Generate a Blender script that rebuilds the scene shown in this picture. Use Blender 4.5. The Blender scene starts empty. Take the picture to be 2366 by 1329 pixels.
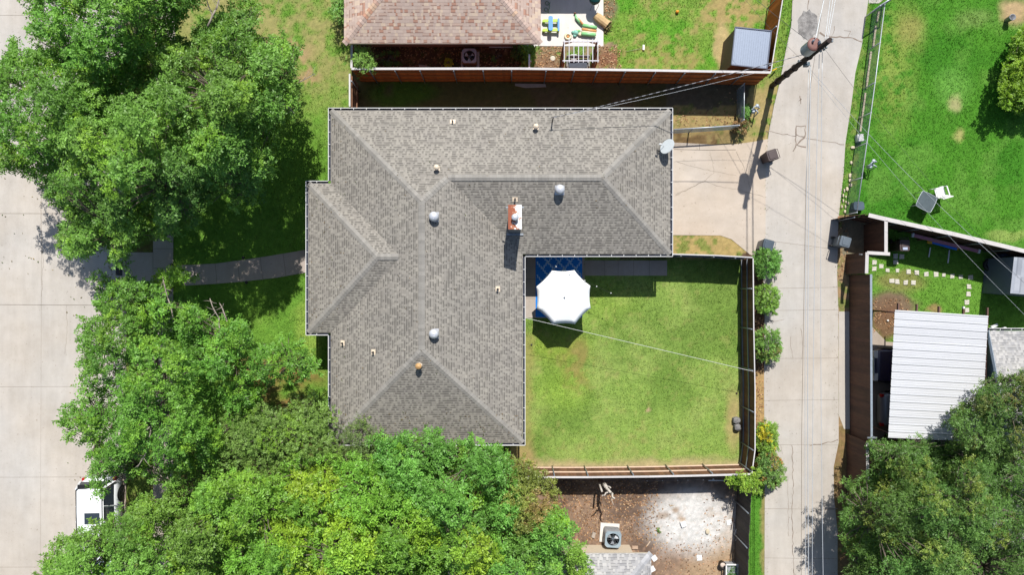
import bpy, math, random
import numpy as np
from mathutils import Vector, Matrix
random.seed(7); rng = np.random.default_rng(11)
C = bpy.context.scene
COL = C.collection
S = 0.0225; H = 36.0          # metres per photo pixel on the ground, camera height

# ---------------------------------------------------------------- camera, world, sun
cam_d = bpy.data.cameras.new('camera'); cam = bpy.data.objects.new('camera', cam_d); COL.objects.link(cam)
cam.location = (0, 0, H); cam.rotation_euler = (0, 0, 0)
cam_d.sensor_width = 36.0; cam_d.lens = 36.0 * H / (2366 * S); cam_d.clip_end = 2000; cam_d.clip_start = .5
C.camera = cam
SUN_EL = math.radians(53.5); SUN_AZ = math.radians(7.5)      # azimuth from north (+Y) towards east
w = bpy.data.worlds.new("World"); C.world = w; w.use_nodes = True
nt = w.node_tree; bg = nt.nodes['Background']; bg.inputs[1].default_value = .094
sky = nt.nodes.new('ShaderNodeTexSky'); sky.sky_type = 'NISHITA'; sky.sun_disc = False
sky.sun_elevation = SUN_EL; sky.sun_rotation = SUN_AZ; sky.air_density = 1.0; sky.dust_density = 1.0
nt.links.new(sky.outputs[0], bg.inputs[0])
sl = bpy.data.lights.new('sun', 'SUN'); sl.energy = 5.0; sl.angle = math.radians(.53); sl.color = (1.0, .965, .91)
so = bpy.data.objects.new('sun', sl); COL.objects.link(so)
sd = Vector((math.sin(SUN_AZ)*math.cos(SUN_EL), math.cos(SUN_AZ)*math.cos(SUN_EL), math.sin(SUN_EL)))
so.rotation_euler = sd.to_track_quat('Z', 'Y').to_euler(); so.location = sd*60
C.view_settings.view_transform = 'Standard'; C.view_settings.look = 'None'
C.view_settings.exposure = .40; C.view_settings.gamma = 1; C.view_settings.use_curve_mapping = False

# ---------------------------------------------------------------- helpers
def W(px, py, z=0.0):
    k = (H - z) / H
    return Vector(((px-1183)*S*k, (664.5-py)*S*k, z))
def lin(c):
    c = c/255.0
    return c/12.92 if c <= .04045 else ((c+.055)/1.055)**2.4
def sc(r, g, b, f=.62):       # a colour seen in full sun -> base colour
    return (lin(r)*f, lin(g)*f, lin(b)*f)
ORG = {}
def org(o):
    v = Vector((0, 0, 0))
    while o is not None:
        v = v + ORG.get(o.name, Vector((0, 0, 0))); o = o.parent
    return v
def tag(o, label=None, cat=None, group=None, kind=None):
    if label: o['label'] = label
    if cat: o['category'] = cat
    if group: o['group'] = group
    if kind: o['kind'] = kind
    return o
def thing(name, label, cat, loc=(0, 0, 0), group=None, rotz=0):
    o = bpy.data.objects.new(name, None); COL.objects.link(o); o.location = loc; o.rotation_euler = (0, 0, rotz)
    o.empty_display_size = .2
    ORG[o.name] = Vector(loc)
    return tag(o, label, cat, group)
def copy_tree(o, loc=None, rotz=None, label=None, parent=None, scale=None):
    c = o.copy(); COL.objects.link(c)
    if parent is not None: c.parent = parent
    if loc is not None: c.location = loc
    if rotz is not None: c.rotation_euler = (0, 0, rotz)
    if scale is not None: c.scale = scale
    if label: c['label'] = label
    for ch in list(o.children): copy_tree(ch, parent=c)
    return c
class MB:
    def __init__(s): s.v = []; s.f = []; s.c = []; s.sm = []
    def add(s, vs, fs, col=(1, 1, 1), smooth=False):
        b = len(s.v); s.v.extend([tuple(p) for p in vs])
        for f in fs: s.f.append(tuple(b+i for i in f)); s.c.append(col); s.sm.append(smooth)
    def box(s, c, size, M=None, col=(1, 1, 1), taper=1.0):
        x, y, z = [a/2 for a in size]; t = taper
        P = [Vector(p) for p in ((-x,-y,-z),(x,-y,-z),(x,y,-z),(-x,y,-z),(-x*t,-y*t,z),(x*t,-y*t,z),(x*t,y*t,z),(-x*t,y*t,z))]
        if M is not None: P = [M @ p for p in P]
        c = Vector(c); s.add([p+c for p in P], [(3,2,1,0),(4,5,6,7),(0,1,5,4),(1,2,6,5),(2,3,7,6),(3,0,4,7)], col)
    def rbox(s, c, size, r=.05, rotz=0, col=(1, 1, 1), n=4, top=None, smooth=True):   # rounded in plan, top = (scale x, scale y)
        x, y, z = size[0]/2, size[1]/2, size[2]; top = top or (1, 1); ring = []
        for cx, cy, a0 in ((1,1,0),(-1,1,90),(-1,-1,180),(1,-1,270)):
            for i in range(n+1):
                a = math.radians(a0+90*i/n); ring.append((cx*(x-r)+r*math.cos(a), cy*(y-r)+r*math.sin(a)))
        ca, sa = math.cos(rotz), math.sin(rotz); m = len(ring); V = []
        for zz, sx, sy in ((0, 1, 1), (z*.93, top[0]*.995, top[1]*.995), (z, top[0]*.95, top[1]*.95)):
            for (a, b) in ring:
                a, b = a*sx, b*sy; V.append((c[0]+a*ca-b*sa, c[1]+a*sa+b*ca, c[2]+zz))
        F = [tuple(range(m))[::-1], tuple(range(2*m, 3*m))]
        s.add(V, F, col); b = len(s.v)-len(V)
        for k in range(2):
            for i in range(m):
                j = (i+1) % m; s.f.append((b+k*m+i, b+k*m+j, b+(k+1)*m+j, b+(k+1)*m+i)); s.c.append(col); s.sm.append(smooth)
    def bar(s, a, b, w, h, col=(1, 1, 1), up=(0, 0, 1)):
        a, b = Vector(a), Vector(b); d = b-a; L = d.length
        if L < 1e-6: return
        d.normalize(); u = Vector(up)
        if abs(d.dot(u)) > .98: u = Vector((0, 1, 0))
        x = d.cross(u).normalized(); y = x.cross(d).normalized()
        V = [p + x*sx*w/2 + y*sy*h/2 for p in (a, b) for sx, sy in ((-1,-1),(1,-1),(1,1),(-1,1))]
        s.add(V, [(0,1,2,3),(7,6,5,4),(0,4,5,1),(1,5,6,2),(2,6,7,3),(3,7,4,0)], col)
    def tube(s, pts, radii, n=8, col=(1, 1, 1), caps=True, smooth=True):
        pts = [Vector(p) for p in pts]
        if not hasattr(radii, '__len__'): radii = [radii]*len(pts)
        b0 = len(s.v); prev = None
        for i, p in enumerate(pts):
            d = (pts[min(i+1, len(pts)-1)] - pts[max(i-1, 0)]).normalized()
            if prev is None:
                u = Vector((0, 0, 1)) if abs(d.z) < .9 else Vector((1, 0, 0)); x = d.cross(u).normalized()
            else:
                x = (prev - d*prev.dot(d)).normalized()
            prev = x; y = d.cross(x)
            for k in range(n):
                a = 2*math.pi*k/n; s.v.append(tuple(p + (x*math.cos(a)+y*math.sin(a))*radii[i]))
        for i in range(len(pts)-1):
            for k in range(n):
                k2 = (k+1) % n
                s.f.append((b0+i*n+k, b0+i*n+k2, b0+(i+1)*n+k2, b0+(i+1)*n+k)); s.c.append(col); s.sm.append(smooth)
        if caps:
            s.f.append(tuple(b0+k for k in range(n))[::-1]); s.c.append(col); s.sm.append(False)
            e = b0+(len(pts)-1)*n; s.f.append(tuple(e+k for k in range(n))); s.c.append(col); s.sm.append(False)
    def lathe(s, c, prof, n=20, col=(1, 1, 1), M=None, smooth=True):      # prof [(r,z)]
        c = Vector(c); b0 = len(s.v)
        for r, z in prof:
            for k in range(n):
                a = 2*math.pi*k/n; p = Vector((r*math.cos(a), r*math.sin(a), z))
                if M is not None: p = M @ p
                s.v.append(tuple(c+p))
        for i in range(len(prof)-1):
            for k in range(n):
                k2 = (k+1) % n
                s.f.append((b0+i*n+k, b0+i*n+k2, b0+(i+1)*n+k2, b0+(i+1)*n+k)); s.c.append(col); s.sm.append(smooth)
        if prof[0][0] > 1e-4: s.f.append(tuple(b0+k for k in range(n))[::-1]); s.c.append(col); s.sm.append(False)
        if prof[-1][0] > 1e-4:
            e = b0+(len(prof)-1)*n; s.f.append(tuple(e+k for k in range(n))); s.c.append(col); s.sm.append(False)
    def poly(s, pts, z0, z1, col=(1, 1, 1)):          # prism, pts (x,y) counter-clockwise or not
        n = len(pts); ar = sum(pts[i][0]*pts[(i+1) % n][1]-pts[(i+1) % n][0]*pts[i][1] for i in range(n))
        if ar < 0: pts = pts[::-1]
        V = [(p[0], p[1], z0) for p in pts]+[(p[0], p[1], z1) for p in pts]
        s.add(V, [tuple(range(n))[::-1], tuple(range(n, 2*n))]+[(i, (i+1) % n, n+(i+1) % n, n+i) for i in range(n)], col)
    def build(s, name, mat, parent=None, label=None, cat=None, group=None, kind=None, origin=None, uv=None):
        o0 = org(parent) if parent is not None else Vector(origin or (0, 0, 0))
        me = bpy.data.meshes.new(name)
        me.from_pydata([(p[0]-o0.x, p[1]-o0.y, p[2]-o0.z) for p in s.v], [], s.f)
        a = me.attributes.new('col', 'FLOAT_COLOR', 'FACE')
        a.data.foreach_set('color', [x for c in s.c for x in (c[0], c[1], c[2], 1.0)])
        me.polygons.foreach_set('use_smooth', s.sm)
        if uv: make_uv(me)
        me.materials.append(mat); me.update()
        o = bpy.data.objects.new(name, me); COL.objects.link(o)
        if parent is not None: o.parent = parent
        else: o.location = o0; 
        if parent is None: ORG[o.name] = o0
        return tag(o, label, cat, group, kind)
def make_uv(me):
    uvl = me.uv_layers.new(name='UVMap')
    for p in me.polygons:
        n = p.normal; u = Vector((0, 0, 1)).cross(n)
        u = u.normalized() if u.length > 1e-4 else Vector((1, 0, 0)); v = n.cross(u)
        for li in p.loop_indices:
            co = me.vertices[me.loops[li].vertex_index].co
            uvl.data[li].uv = (co.dot(u)+50, co.dot(v)+50)

# ---------------------------------------------------------------- materials
MATS = {}
def nodes_of(name):
    m = bpy.data.materials.new(name); m.use_nodes = True; n = m.node_tree.nodes; l = m.node_tree.links
    return m, n, l, n['Principled BSDF']
def mth(n, l, op, a, b=None, c=None):
    x = n.new('ShaderNodeMath'); x.operation = op
    for i, v in enumerate((a, b, c)):
        if v is None: continue
        if isinstance(v, (int, float)): x.inputs[i].default_value = v
        else: l.new(v, x.inputs[i])
    return x.outputs[0]
def noise(n, l, scale, detail=3, rough=.6, coord=None, stretch=None):
    tc = n.new('ShaderNodeTexCoord'); t = n.new('ShaderNodeTexNoise'); t.inputs['Scale'].default_value = scale
    t.inputs['Detail'].default_value = detail; t.inputs['Roughness'].default_value = rough
    src = coord or tc.outputs['Object']
    if stretch:
        mp = n.new('ShaderNodeMapping'); mp.inputs['Scale'].default_value = stretch; l.new(src, mp.inputs[0]); src = mp.outputs[0]
    l.new(src, t.inputs['Vector']); return t.outputs['Fac']
def ramp(n, l, fac, stops):
    r = n.new('ShaderNodeValToRGB'); e = r.color_ramp.elements
    while len(e) < len(stops): e.new(.5)
    for i, (p, c) in enumerate(stops): e[i].position = p; e[i].color = (*c, 1) if len(c) == 3 else c
    l.new(fac, r.inputs[0]); return r.outputs[0]
def mul(n, l, a, b, mode='MULTIPLY', fac=1.0):
    m = n.new('ShaderNodeMix'); m.data_type = 'RGBA'; m.blend_type = mode
    if isinstance(fac, (int, float)): m.inputs[0].default_value = fac
    else: l.new(fac, m.inputs[0])
    for i, v in ((6, a), (7, b)):
        if isinstance(v, tuple): m.inputs[i].default_value = (*v, 1)
        else: l.new(v, m.inputs[i])
    return m.outputs[2]
def mat(name, col, rough=.6, metal=0, var=.12, scale=6, var2=.1, scale2=40, bump=0, bscale=60, spec=.4, stretch=None, bdist=.01, coat=0):
    if name in MATS: return MATS[name]
    m, n, l, p = nodes_of(name)
    at = n.new('ShaderNodeAttribute'); at.attribute_name = 'col'
    v1 = noise(n, l, scale, 4, stretch=stretch); v2 = noise(n, l, scale2, 3, stretch=stretch)
    g1 = ramp(n, l, v1, [(.3, (1-var,)*3), (.7, (1+var,)*3)]); g2 = ramp(n, l, v2, [(.3, (1-var2,)*3), (.7, (1+var2,)*3)])
    c = mul(n, l, mul(n, l, mul(n, l, tuple(col), at.outputs['Color']), g1), g2)
    l.new(c, p.inputs['Base Color']); p.inputs['Roughness'].default_value = rough; p.inputs['Metallic'].default_value = metal
    p.inputs['Specular IOR Level'].default_value = spec; p.inputs['Coat Weight'].default_value = coat
    if bump:
        b = n.new('ShaderNodeBump'); b.inputs['Strength'].default_value = bump; b.inputs['Distance'].default_value = bdist
        l.new(noise(n, l, bscale, 4, stretch=stretch), b.inputs['Height']); l.new(b.outputs[0], p.inputs['Normal'])
    MATS[name] = m; return m

def shingle_mat(name, base, dark, lights, row=.135, wid=.11, darkfrac=.35, band=.9, regular=True):
    m, n, l, p = nodes_of(name)
    uv = n.new('ShaderNodeTexCoord'); sp = n.new('ShaderNodeSeparateXYZ'); l.new(uv.outputs['UV'], sp.inputs[0])
    V = mth(n, l, 'DIVIDE', sp.outputs[1], row); R = mth(n, l, 'FLOOR', V); fv = mth(n, l, 'SUBTRACT', V, R)
    wn = n.new('ShaderNodeTexWhiteNoise'); wn.noise_dimensions = '1D'; l.new(R, wn.inputs['W'])
    U = mth(n, l, 'ADD', mth(n, l, 'DIVIDE', sp.outputs[0], wid), mth(n, l, 'MULTIPLY', wn.outputs[0], 17.3))
    # uneven tab widths
    U = mth(n, l, 'ADD', U, mth(n, l, 'MULTIPLY', mth(n, l, 'SINE', mth(n, l, 'ADD', mth(n, l, 'MULTIPLY', U, 1.9), mth(n, l, 'MULTIPLY', R, 2.3))), .33))
    K = mth(n, l, 'FLOOR', U)
    cb = n.new('ShaderNodeCombineXYZ'); l.new(K, cb.inputs[0]); l.new(R, cb.inputs[1])
    w2 = n.new('ShaderNodeTexWhiteNoise'); w2.noise_dimensions = '2D'; l.new(cb.outputs[0], w2.inputs['Vector'])
    tone = ramp(n, l, w2.outputs[0], lights)
    if regular:
        par = mth(n, l, 'MODULO', mth(n, l, 'ADD', K, 400), 2.0); flip = mth(n, l, 'LESS_THAN', w2.outputs[0], .17)
        raised = mth(n, l, 'ABSOLUTE', mth(n, l, 'SUBTRACT', par, flip))
        tone = mul(n, l, tone, ramp(n, l, raised, [(0, (.89, .89, .89)), (1, (1.06, 1.06, 1.06))]))
    else: raised = mth(n, l, 'GREATER_THAN', w2.outputs[0], darkfrac)
    low = mth(n, l, 'LESS_THAN', fv, .30)                       # printed shade band of a laminated shingle, above the butt of the one below
    b = mth(n, l, 'MULTIPLY', low, mth(n, l, 'SUBTRACT', 1.0, raised))
    c = mul(n, l, tone, tuple(dark), 'MIX', mth(n, l, 'MULTIPLY', b, band))
    big = ramp(n, l, noise(n, l, .35, 4), [(.3, (.93, .93, .93)), (.7, (1.06, 1.05, 1.04))])
    streak = ramp(n, l, noise(n, l, 1.3, 4), [(.3, (.91, .91, .92)), (.7, (1.07, 1.07, 1.06))])
    gran = ramp(n, l, noise(n, l, 90, 2), [(.3, (.93, .93, .93)), (.7, (1.07, 1.07, 1.07))])
    c = mul(n, l, mul(n, l, mul(n, l, c, big), streak), gran)
    l.new(c, p.inputs['Base Color']); p.inputs['Roughness'].default_value = .92; p.inputs['Specular IOR Level'].default_value = .2
    h = mth(n, l, 'ADD', mth(n, l, 'MULTIPLY', mth(n, l, 'SUBTRACT', 1.0, fv), .010), mth(n, l, 'MULTIPLY', raised, .006))
    bp = n.new('ShaderNodeBump'); bp.inputs['Strength'].default_value = .7; bp.inputs['Distance'].default_value = 1.0
    l.new(h, bp.inputs['Height']); l.new(bp.outputs[0], p.inputs['Normal'])
    return m

def concrete_mat(name, col, stain=.10, warm=(1.04, 1.0, .95), streak=None):
    m, n, l, p = nodes_of(name)
    a = ramp(n, l, noise(n, l, .25, 5), [(.3, (1-stain,)*3), (.7, (1+stain*.7,)*3)])
    b = ramp(n, l, noise(n, l, 1.6, 6, .7), [(.3, (.93, .92, .90)), (.7, (1.05, 1.05, 1.05))])
    s = ramp(n, l, noise(n, l, .9, 5, .6, stretch=streak or (3.0, .35, 1)), [(.3, (.94, .94, .94)), (.68, (1.05, 1.05, 1.05))])
    f = ramp(n, l, noise(n, l, 60, 3), [(.3, (.93, .93, .93)), (.7, (1.07, 1.07, 1.07))])
    wm = ramp(n, l, noise(n, l, .12, 3), [(.35, warm), (.65, (.97, 1.0, 1.04))])
    sp = ramp(n, l, noise(n, l, 7, 2, .5), [(.24, (.74, .72, .69)), (.33, (1, 1, 1))])
    c = tuple(col)
    for q in (a, b, s, f, wm, sp): c = mul(n, l, c, q)
    l.new(c, p.inputs['Base Color']); p.inputs['Roughness'].default_value = .9; p.inputs['Specular IOR Level'].default_value = .2
    bp = n.new('ShaderNodeBump'); bp.inputs['Strength'].default_value = .25; bp.inputs['Distance'].default_value = .01
    l.new(noise(n, l, 30, 5), bp.inputs['Height']); l.new(bp.outputs[0], p.inputs['Normal'])
    return m

def ground_mat():
    m, n, l, p = nodes_of('ground_soil_and_turf')
    at = n.new('ShaderNodeAttribute'); at.attribute_name = 'gcol'
    f1 = ramp(n, l, noise(n, l, 26, 4, .75), [(.25, (.74, .76, .72)), (.5, (1, 1, 1)), (.75, (1.30, 1.27, 1.24))])
    f2 = ramp(n, l, noise(n, l, 5, 4, .65), [(.3, (.84, .86, .84)), (.7, (1.15, 1.12, 1.1))])
    c = mul(n, l, mul(n, l, at.outputs['Color'], f1), f2)
    l.new(c, p.inputs['Base Color']); p.inputs['Roughness'].default_value = .95; p.inputs['Specular IOR Level'].default_value = .15
    bp = n.new('ShaderNodeBump'); bp.inputs['Strength'].default_value = .8; bp.inputs['Distance'].default_value = .05
    l.new(noise(n, l, 22, 5, .8), bp.inputs['Height']); l.new(bp.outputs[0], p.inputs['Normal'])
    return m
def leaf_mat(name, trans=.2, rough=.5, spec=.32):
    m, n, l, p = nodes_of(name)
    at = n.new('ShaderNodeAttribute'); at.attribute_name = 'lcol'
    l.new(at.outputs['Color'], p.inputs['Base Color']); p.inputs['Roughness'].default_value = rough
    p.inputs['Specular IOR Level'].default_value = spec
    t = n.new('ShaderNodeBsdfTranslucent')
    tc = mul(n, l, at.outputs['Color'], (1.5, 1.45, .55)); l.new(tc, t.inputs[0])
    mx = n.new('ShaderNodeMixShader'); mx.inputs[0].default_value = trans
    l.new(p.outputs[0], mx.inputs[1]); l.new(t.outputs[0], mx.inputs[2]); l.new(mx.outputs[0], n['Material Output'].inputs[0])
    return m

M_roof = shingle_mat('grey_shingles', None, sc(106, 103, 98), [(0, sc(155, 150, 142)), (.4, sc(160, 155, 147)), (.6, sc(165, 160, 151)), (1, sc(170, 165, 156))], row=.125, wid=.125, band=.85)
M_roof2 = shingle_mat('light_grey_shingles', None, sc(135, 135, 138), [(0, sc(180, 179, 180)), (.4, sc(186, 185, 184)), (.5, sc(196, 194, 192)), (1, sc(202, 200, 197))], row=.13, wid=.14, band=.6)
M_roofp = shingle_mat('pink_shingles', None, sc(140, 112, 100), [(0, sc(196, 152, 132)), (.09, sc(198, 154, 134)), (.13, sc(208, 180, 164)), (.5, sc(206, 184, 172)), (.8, sc(216, 194, 180)), (.9, sc(226, 204, 182)), (1, sc(226, 202, 180))], row=.15, wid=.13, band=.6, regular=False)
M_cap = mat('ridge_shingle', sc(163, 159, 152), .92, var=.06, var2=.12, scale2=70)
M_capp = mat('pink_ridge_shingle', sc(212, 186, 172), .92, var=.06, var2=.1, scale2=70)
M_street = concrete_mat('street_concrete', sc(211, 204, 195), .12)
M_alley = concrete_mat('alley_concrete', sc(208, 201, 192), .12)
M_drive = concrete_mat('driveway_concrete', sc(216, 202, 186), .10, streak=(.5, 1.5, 1))
M_walk = concrete_mat('walk_concrete', sc(196, 184, 172), .12)
M_patio = concrete_mat('patio_concrete', sc(238, 235, 230, .68), .05)
M_joint = mat('joint_dark', sc(120, 110, 98), .95, var=.3, scale=3)
M_crack = mat('crack_dark', sc(152, 137, 124), .95, var=.3, scale=5)
M_tar = mat('asphalt_patch', sc(152, 149, 146), .9, var=.42, scale=3.2, var2=.25, scale2=25, bump=.5)
M_white = mat('white_paint', sc(238, 238, 236, .72), .5, var=.03, var2=.03)
M_gut_in = mat('gutter_inside', sc(58, 62, 78), .7, var=.3, scale=3)
M_fascia = mat('cream_paint', sc(225, 212, 190), .6, var=.04)
M_brick = mat('brick_wall', sc(165, 120, 100), .9, var=.15, scale=4, var2=.25, scale2=20, bump=.4)
M_glass = mat('window_glass', (.03, .04, .05), .05, var=.05, spec=.9)
M_cedar = mat('cedar_boards', sc(214, 116, 48, .60), .75, var=.15, scale=1.5, var2=.16, scale2=25, bump=.3, bscale=40, stretch=(1, 1, .12))
M_cedard = mat('brown_boards', sc(132, 92, 68, .55), .8, var=.25, scale=1.2, var2=.2, scale2=25, bump=.3, bscale=40, stretch=(1, 1, .15))
M_darkb = mat('dark_brown_boards', sc(112, 78, 60, .5), .8, var=.35, scale=2.2, var2=.25, scale2=25, bump=.3, bscale=40, stretch=(1, 1, .1))
M_blackb = mat('weathered_dark_boards', sc(92, 86, 82, .5), .85, var=.3, scale=2, var2=.2, scale2=25, stretch=(1, 1, .12))
M_cap_w = mat('weathered_grey_timber', sc(222, 216, 212), .8, var=.08, scale=3, var2=.12, scale2=40, bump=.2)
M_rail = mat('timber_rail', sc(168, 122, 92), .8, var=.15)
M_galv = mat('galvanised_steel', sc(170, 178, 186), .45, .6, var=.1)
M_galvp = mat('galvanised_pipe', sc(205, 212, 218), .4, .3, var=.05)
M_bark = mat('bark', sc(140, 126, 112, .5), .9, var=.25, scale=5, var2=.25, scale2=30, bump=.6)
M_deadwood = mat('pale_dead_wood', sc(215, 205, 192), .85, var=.12, scale=6)
M_rust = None
M_black = mat('black_plastic', (.012, .012, .013), .5, var=.1)
M_steel = mat('painted_steel_grey', sc(185, 190, 196), .4, .2, var=.05)
M_leaf = leaf_mat('leaves'); M_leafg = leaf_mat('glossy_leaves', .25, .4, .4)
# ---------------------------------------------------------------- ground sheet with real soil and turf colours
def vnoise(x, y, sc_, seed):
    r = np.random.default_rng(seed); G = r.random((256, 256))
    x = x/sc_; y = y/sc_; xi = np.floor(x).astype(int); yi = np.floor(y).astype(int); fx = x-xi; fy = y-yi
    fx = fx*fx*(3-2*fx); fy = fy*fy*(3-2*fy)
    g = lambda a, b: G[a % 256, b % 256]
    return (g(xi, yi)*(1-fx)+g(xi+1, yi)*fx)*(1-fy)+(g(xi, yi+1)*(1-fx)+g(xi+1, yi+1)*fx)*fy
def fbm(x, y, s, seed, o=4):
    v = 0; a = .5; t = 0
    for i in range(o): v = v + a*vnoise(x, y, s/2**i, seed+i*7); t += a; a *= .55
    return v/t
def inpoly(px, py, P):
    c = np.zeros(px.shape, bool); n = len(P)
    for i in range(n):
        x1, y1 = P[i]; x2, y2 = P[(i+1) % n]
        if y1 == y2: continue
        c ^= ((y1 > py) != (y2 > py)) & (px < (x2-x1)*(py-y1)/(y2-y1)+x1)
    return c
def ground_colour(X, Y):
    """natural colour of soil / turf at photo-ground coordinates X, Y (arrays, px)"""
    jx = X+(fbm(X, Y, 30, 3)-.5)*26; jy = Y+(fbm(X, Y, 30, 5)-.5)*26
    n1 = fbm(X, Y, 60, 21); n2 = fbm(X, Y, 14, 31); n3 = fbm(X, Y, 130, 41, 3); n4 = fbm(X, Y, 6, 51, 3)
    A = lambda *c: np.array(sc(*c))
    col = np.empty(X.shape+(3,))
    def mixto(mask, c, w=1.0):
        w = np.clip(np.broadcast_to(w, X.shape)*mask, 0, 1)[..., None]; col[:] = col*(1-w)+np.asarray(c)*w
    def st(a, b, v): t = np.clip((v-a)/(b-a), 0, 1); return t*t*(3-2*t)
    def ell(cx, cy, rx, ry, soft=.5): return 1-st(1-soft, 1+soft*.3, np.hypot((jx-cx)/rx, (jy-cy)/ry))
    green = A(98, 142, 54); lush = A(78, 136, 42); ygreen = A(136, 164, 66); olive = A(138, 150, 84); tan = A(196, 178, 130)
    dirt = A(150, 124, 104); dry = A(178, 158, 110); dark = A(98, 80, 64)
    col[:] = green; mixto(1, ygreen, st(.4, .7, n1)*.6); mixto(1, tan, st(.62, .8, n2)*.25)
    # front lawns on the street side
    m = inpoly(X, Y, [(400, -200), (830, -200), (830, 1330), (400, 1330)])
    mixto(m, A(112, 152, 58), .75)
    t = m*(1-st(60, 330, jy+60*(n1-.5)-.25*(jx-600))); mixto(1, A(178, 168, 112), t*st(.30, .68, n2*.6+n1*.45)*.85)
    mixto(ell(640, 130, 90, 60), A(196, 164, 126), st(.35, .6, n2)*.8)
    mixto(ell(700, 170, 45, 30), A(190, 160, 120), st(.4, .6, n2)*.8)
    mixto(ell(640, 890, 130, 70), A(160, 118, 78), st(.3, .6, n1)*.9); mixto(ell(580, 850, 60, 30), A(150, 112, 80), .6)
    mixto(ell(715, 760, 40, 90), A(165, 180, 90), .5)
    m = inpoly(X, Y, [(290, -200), (362, -200), (354, 1400), (290, 1400)]); mixto(m, A(116, 128, 62), .8); mixto(m, A(120, 98, 70), st(.5, .7, n2)*.6)
    # under the southern trees
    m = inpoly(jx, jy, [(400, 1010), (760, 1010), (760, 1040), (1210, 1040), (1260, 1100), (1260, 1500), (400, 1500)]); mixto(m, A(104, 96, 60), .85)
    # north side of the house
    m = inpoly(X, Y, [(812, 158), (1790, 158), (1745, 300), (1700, 700), (812, 400)])
    mixto(m, A(110, 104, 62)); mixto(m, A(98, 124, 48), ell(930, 215, 90, 40)); mixto(m, A(124, 104, 80), st(.45, .7, n1)*.8)
    mixto(m & (X > 1540), A(120, 110, 92), .8)
    m = inpoly(X, Y, [(1540, 245), (1735, 225), (1735, 345), (1540, 345)]) ; mixto(m & (jy > 248), A(182, 160, 108), .95); mixto(m, A(118, 136, 66), st(.54, .66, n2)*.6)
    mixto(m & (jy > 300) & (jx < 1650), A(140, 108, 78), st(.35, .6, n2)*.8)
    # verge by the pole
    m = inpoly(X, Y, [(1740, 170), (1815, -200), (1860, -200), (1800, 200), (1768, 345), (1700, 345)])
    mixto(m, A(128, 156, 70)); mixto(m, A(190, 168, 116), st(.22, .45, n2)*st(150, 230, jy)*.95); mixto(m, A(112, 150, 60), st(.5, .7, n1)*(.85-.5*st(190, 250, jy)))
    # northern neighbour
    m = inpoly(X, Y, [(812, 60), (1238, 60), (1238, 166), (812, 166)]); mixto(m, A(112, 84, 64)); mixto(m, A(92, 100, 48), st(.52, .66, n2)*.8); mixto(m, A(170, 130, 96), st(.66, .74, n4)*.8)
    m = inpoly(X, Y, [(1238, 60), (1440, 60), (1440, 166), (1238, 166)]); mixto(m, A(160, 142, 112)); mixto(m, A(112, 150, 62), st(.48, .62, n2)*.9)
    mixto(ell(1262, 145, 30, 25), A(150, 122, 98)); mixto(ell(1405, 135, 42, 26), A(152, 114, 90))
    m = inpoly(X, Y, [(1395, -200), (1830, -200), (1790, 166), (1425, 166), (1425, 95), (1395, 95)])
    mixto(m, A(124, 158, 66)); mixto(m, A(96, 158, 46), st(.5, .62, n1)*.8); mixto(m, A(186, 164, 112), st(.5, .68, n2*.6+n3*.45)*.62)
    mixto(ell(1690, 30, 90, 55)*m, A(196, 168, 118), .8*st(.3, .5, n2)); mixto(ell(1668, 110, 20, 70)*m, A(214, 186, 140), .8); mixto(ell(1405, 25, 26, 30)*m, A(142, 122, 108), .8)
    # triangle by the driveway
    m = inpoly(X, Y, [(1540, 535), (1700, 535), (1745, 597), (1540, 600)]); mixto(m, A(190, 168, 112)); mixto(m, A(120, 140, 66), st(.5, .6, n2)*.8)
    # back yard lawn
    m = inpoly(X, Y, [(1180, 595), (1712, 600), (1716, 1082), (1180, 1090)])
    mixto(m, A(140, 164, 82)); mixto(m, A(156, 170, 96), st(.4, .7, n1)*.7); mixto(m, A(114, 142, 64), st(.5, .68, n3)*.8)
    mixto(ell(1300, 900, 80, 60, .8)*m, A(146, 176, 66), .5); mixto(ell(1290, 800, 90, 60, .8)*m, A(156, 172, 70), .6)
    mixto(ell(1400, 700, 90, 60, .8)*m, A(142, 168, 70), .5)
    mixto(ell(1335, 850, 50, 60, .9)*m, A(170, 152, 88), .65*st(.35, .55, n2)); mixto(ell(1340, 810, 22, 40, .9)*m, A(166, 140, 92), .5)
    mixto(m, A(184, 172, 112), st(.58, .75, n2)*.25)
    mixto(m*st(1050, 1082, jy), A(206, 182, 142), .85); mixto(m*(1-st(1216, 1250, jx))*st(1015, 1050, jy), A(190, 154, 118), .9)
    mixto(m*(1-st(1216, 1240, jx))*st(740, 800, jy), A(176, 164, 102), .6)
    mixto(ell(1698, 975, 22, 80, .7)*m, A(196, 174, 122), .8); mixto(ell(1497, 952, 7, 7, .6)*m, A(206, 178, 142), .9)
    # strip behind the east fence
    m = inpoly(X, Y, [(1712, 590), (1770, 560), (1770, 1100), (1712, 1100)]); mixto(m, A(110, 88, 72)); mixto(m*st(850, 868, jy)*(1-st(970, 990, jy)), A(196, 164, 112), .95)
    m = inpoly(X, Y, [(1700, 1100), (1768, 1100), (1768, 1600), (1700, 1600)]); mixto(m, A(92, 144, 50)); mixto(m*st(1755, 1764, jx), A(180, 156, 110), .7)
    # southern yard
    m = inpoly(X, Y, [(1190, 1081), (1712, 1081), (1700, 1600), (1190, 1600)])
    mixto(m, A(160, 134, 114)); mixto(m, A(112, 94, 84), st(.45, .62, n3*.5+n1*.55)*.75); mixto(m*st(1560, 1640, jx+(jy-1290)*.8), A(196, 168, 136), .9)
    mixto(m, A(196, 160, 132), st(.64, .76, n4)*.6)
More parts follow.
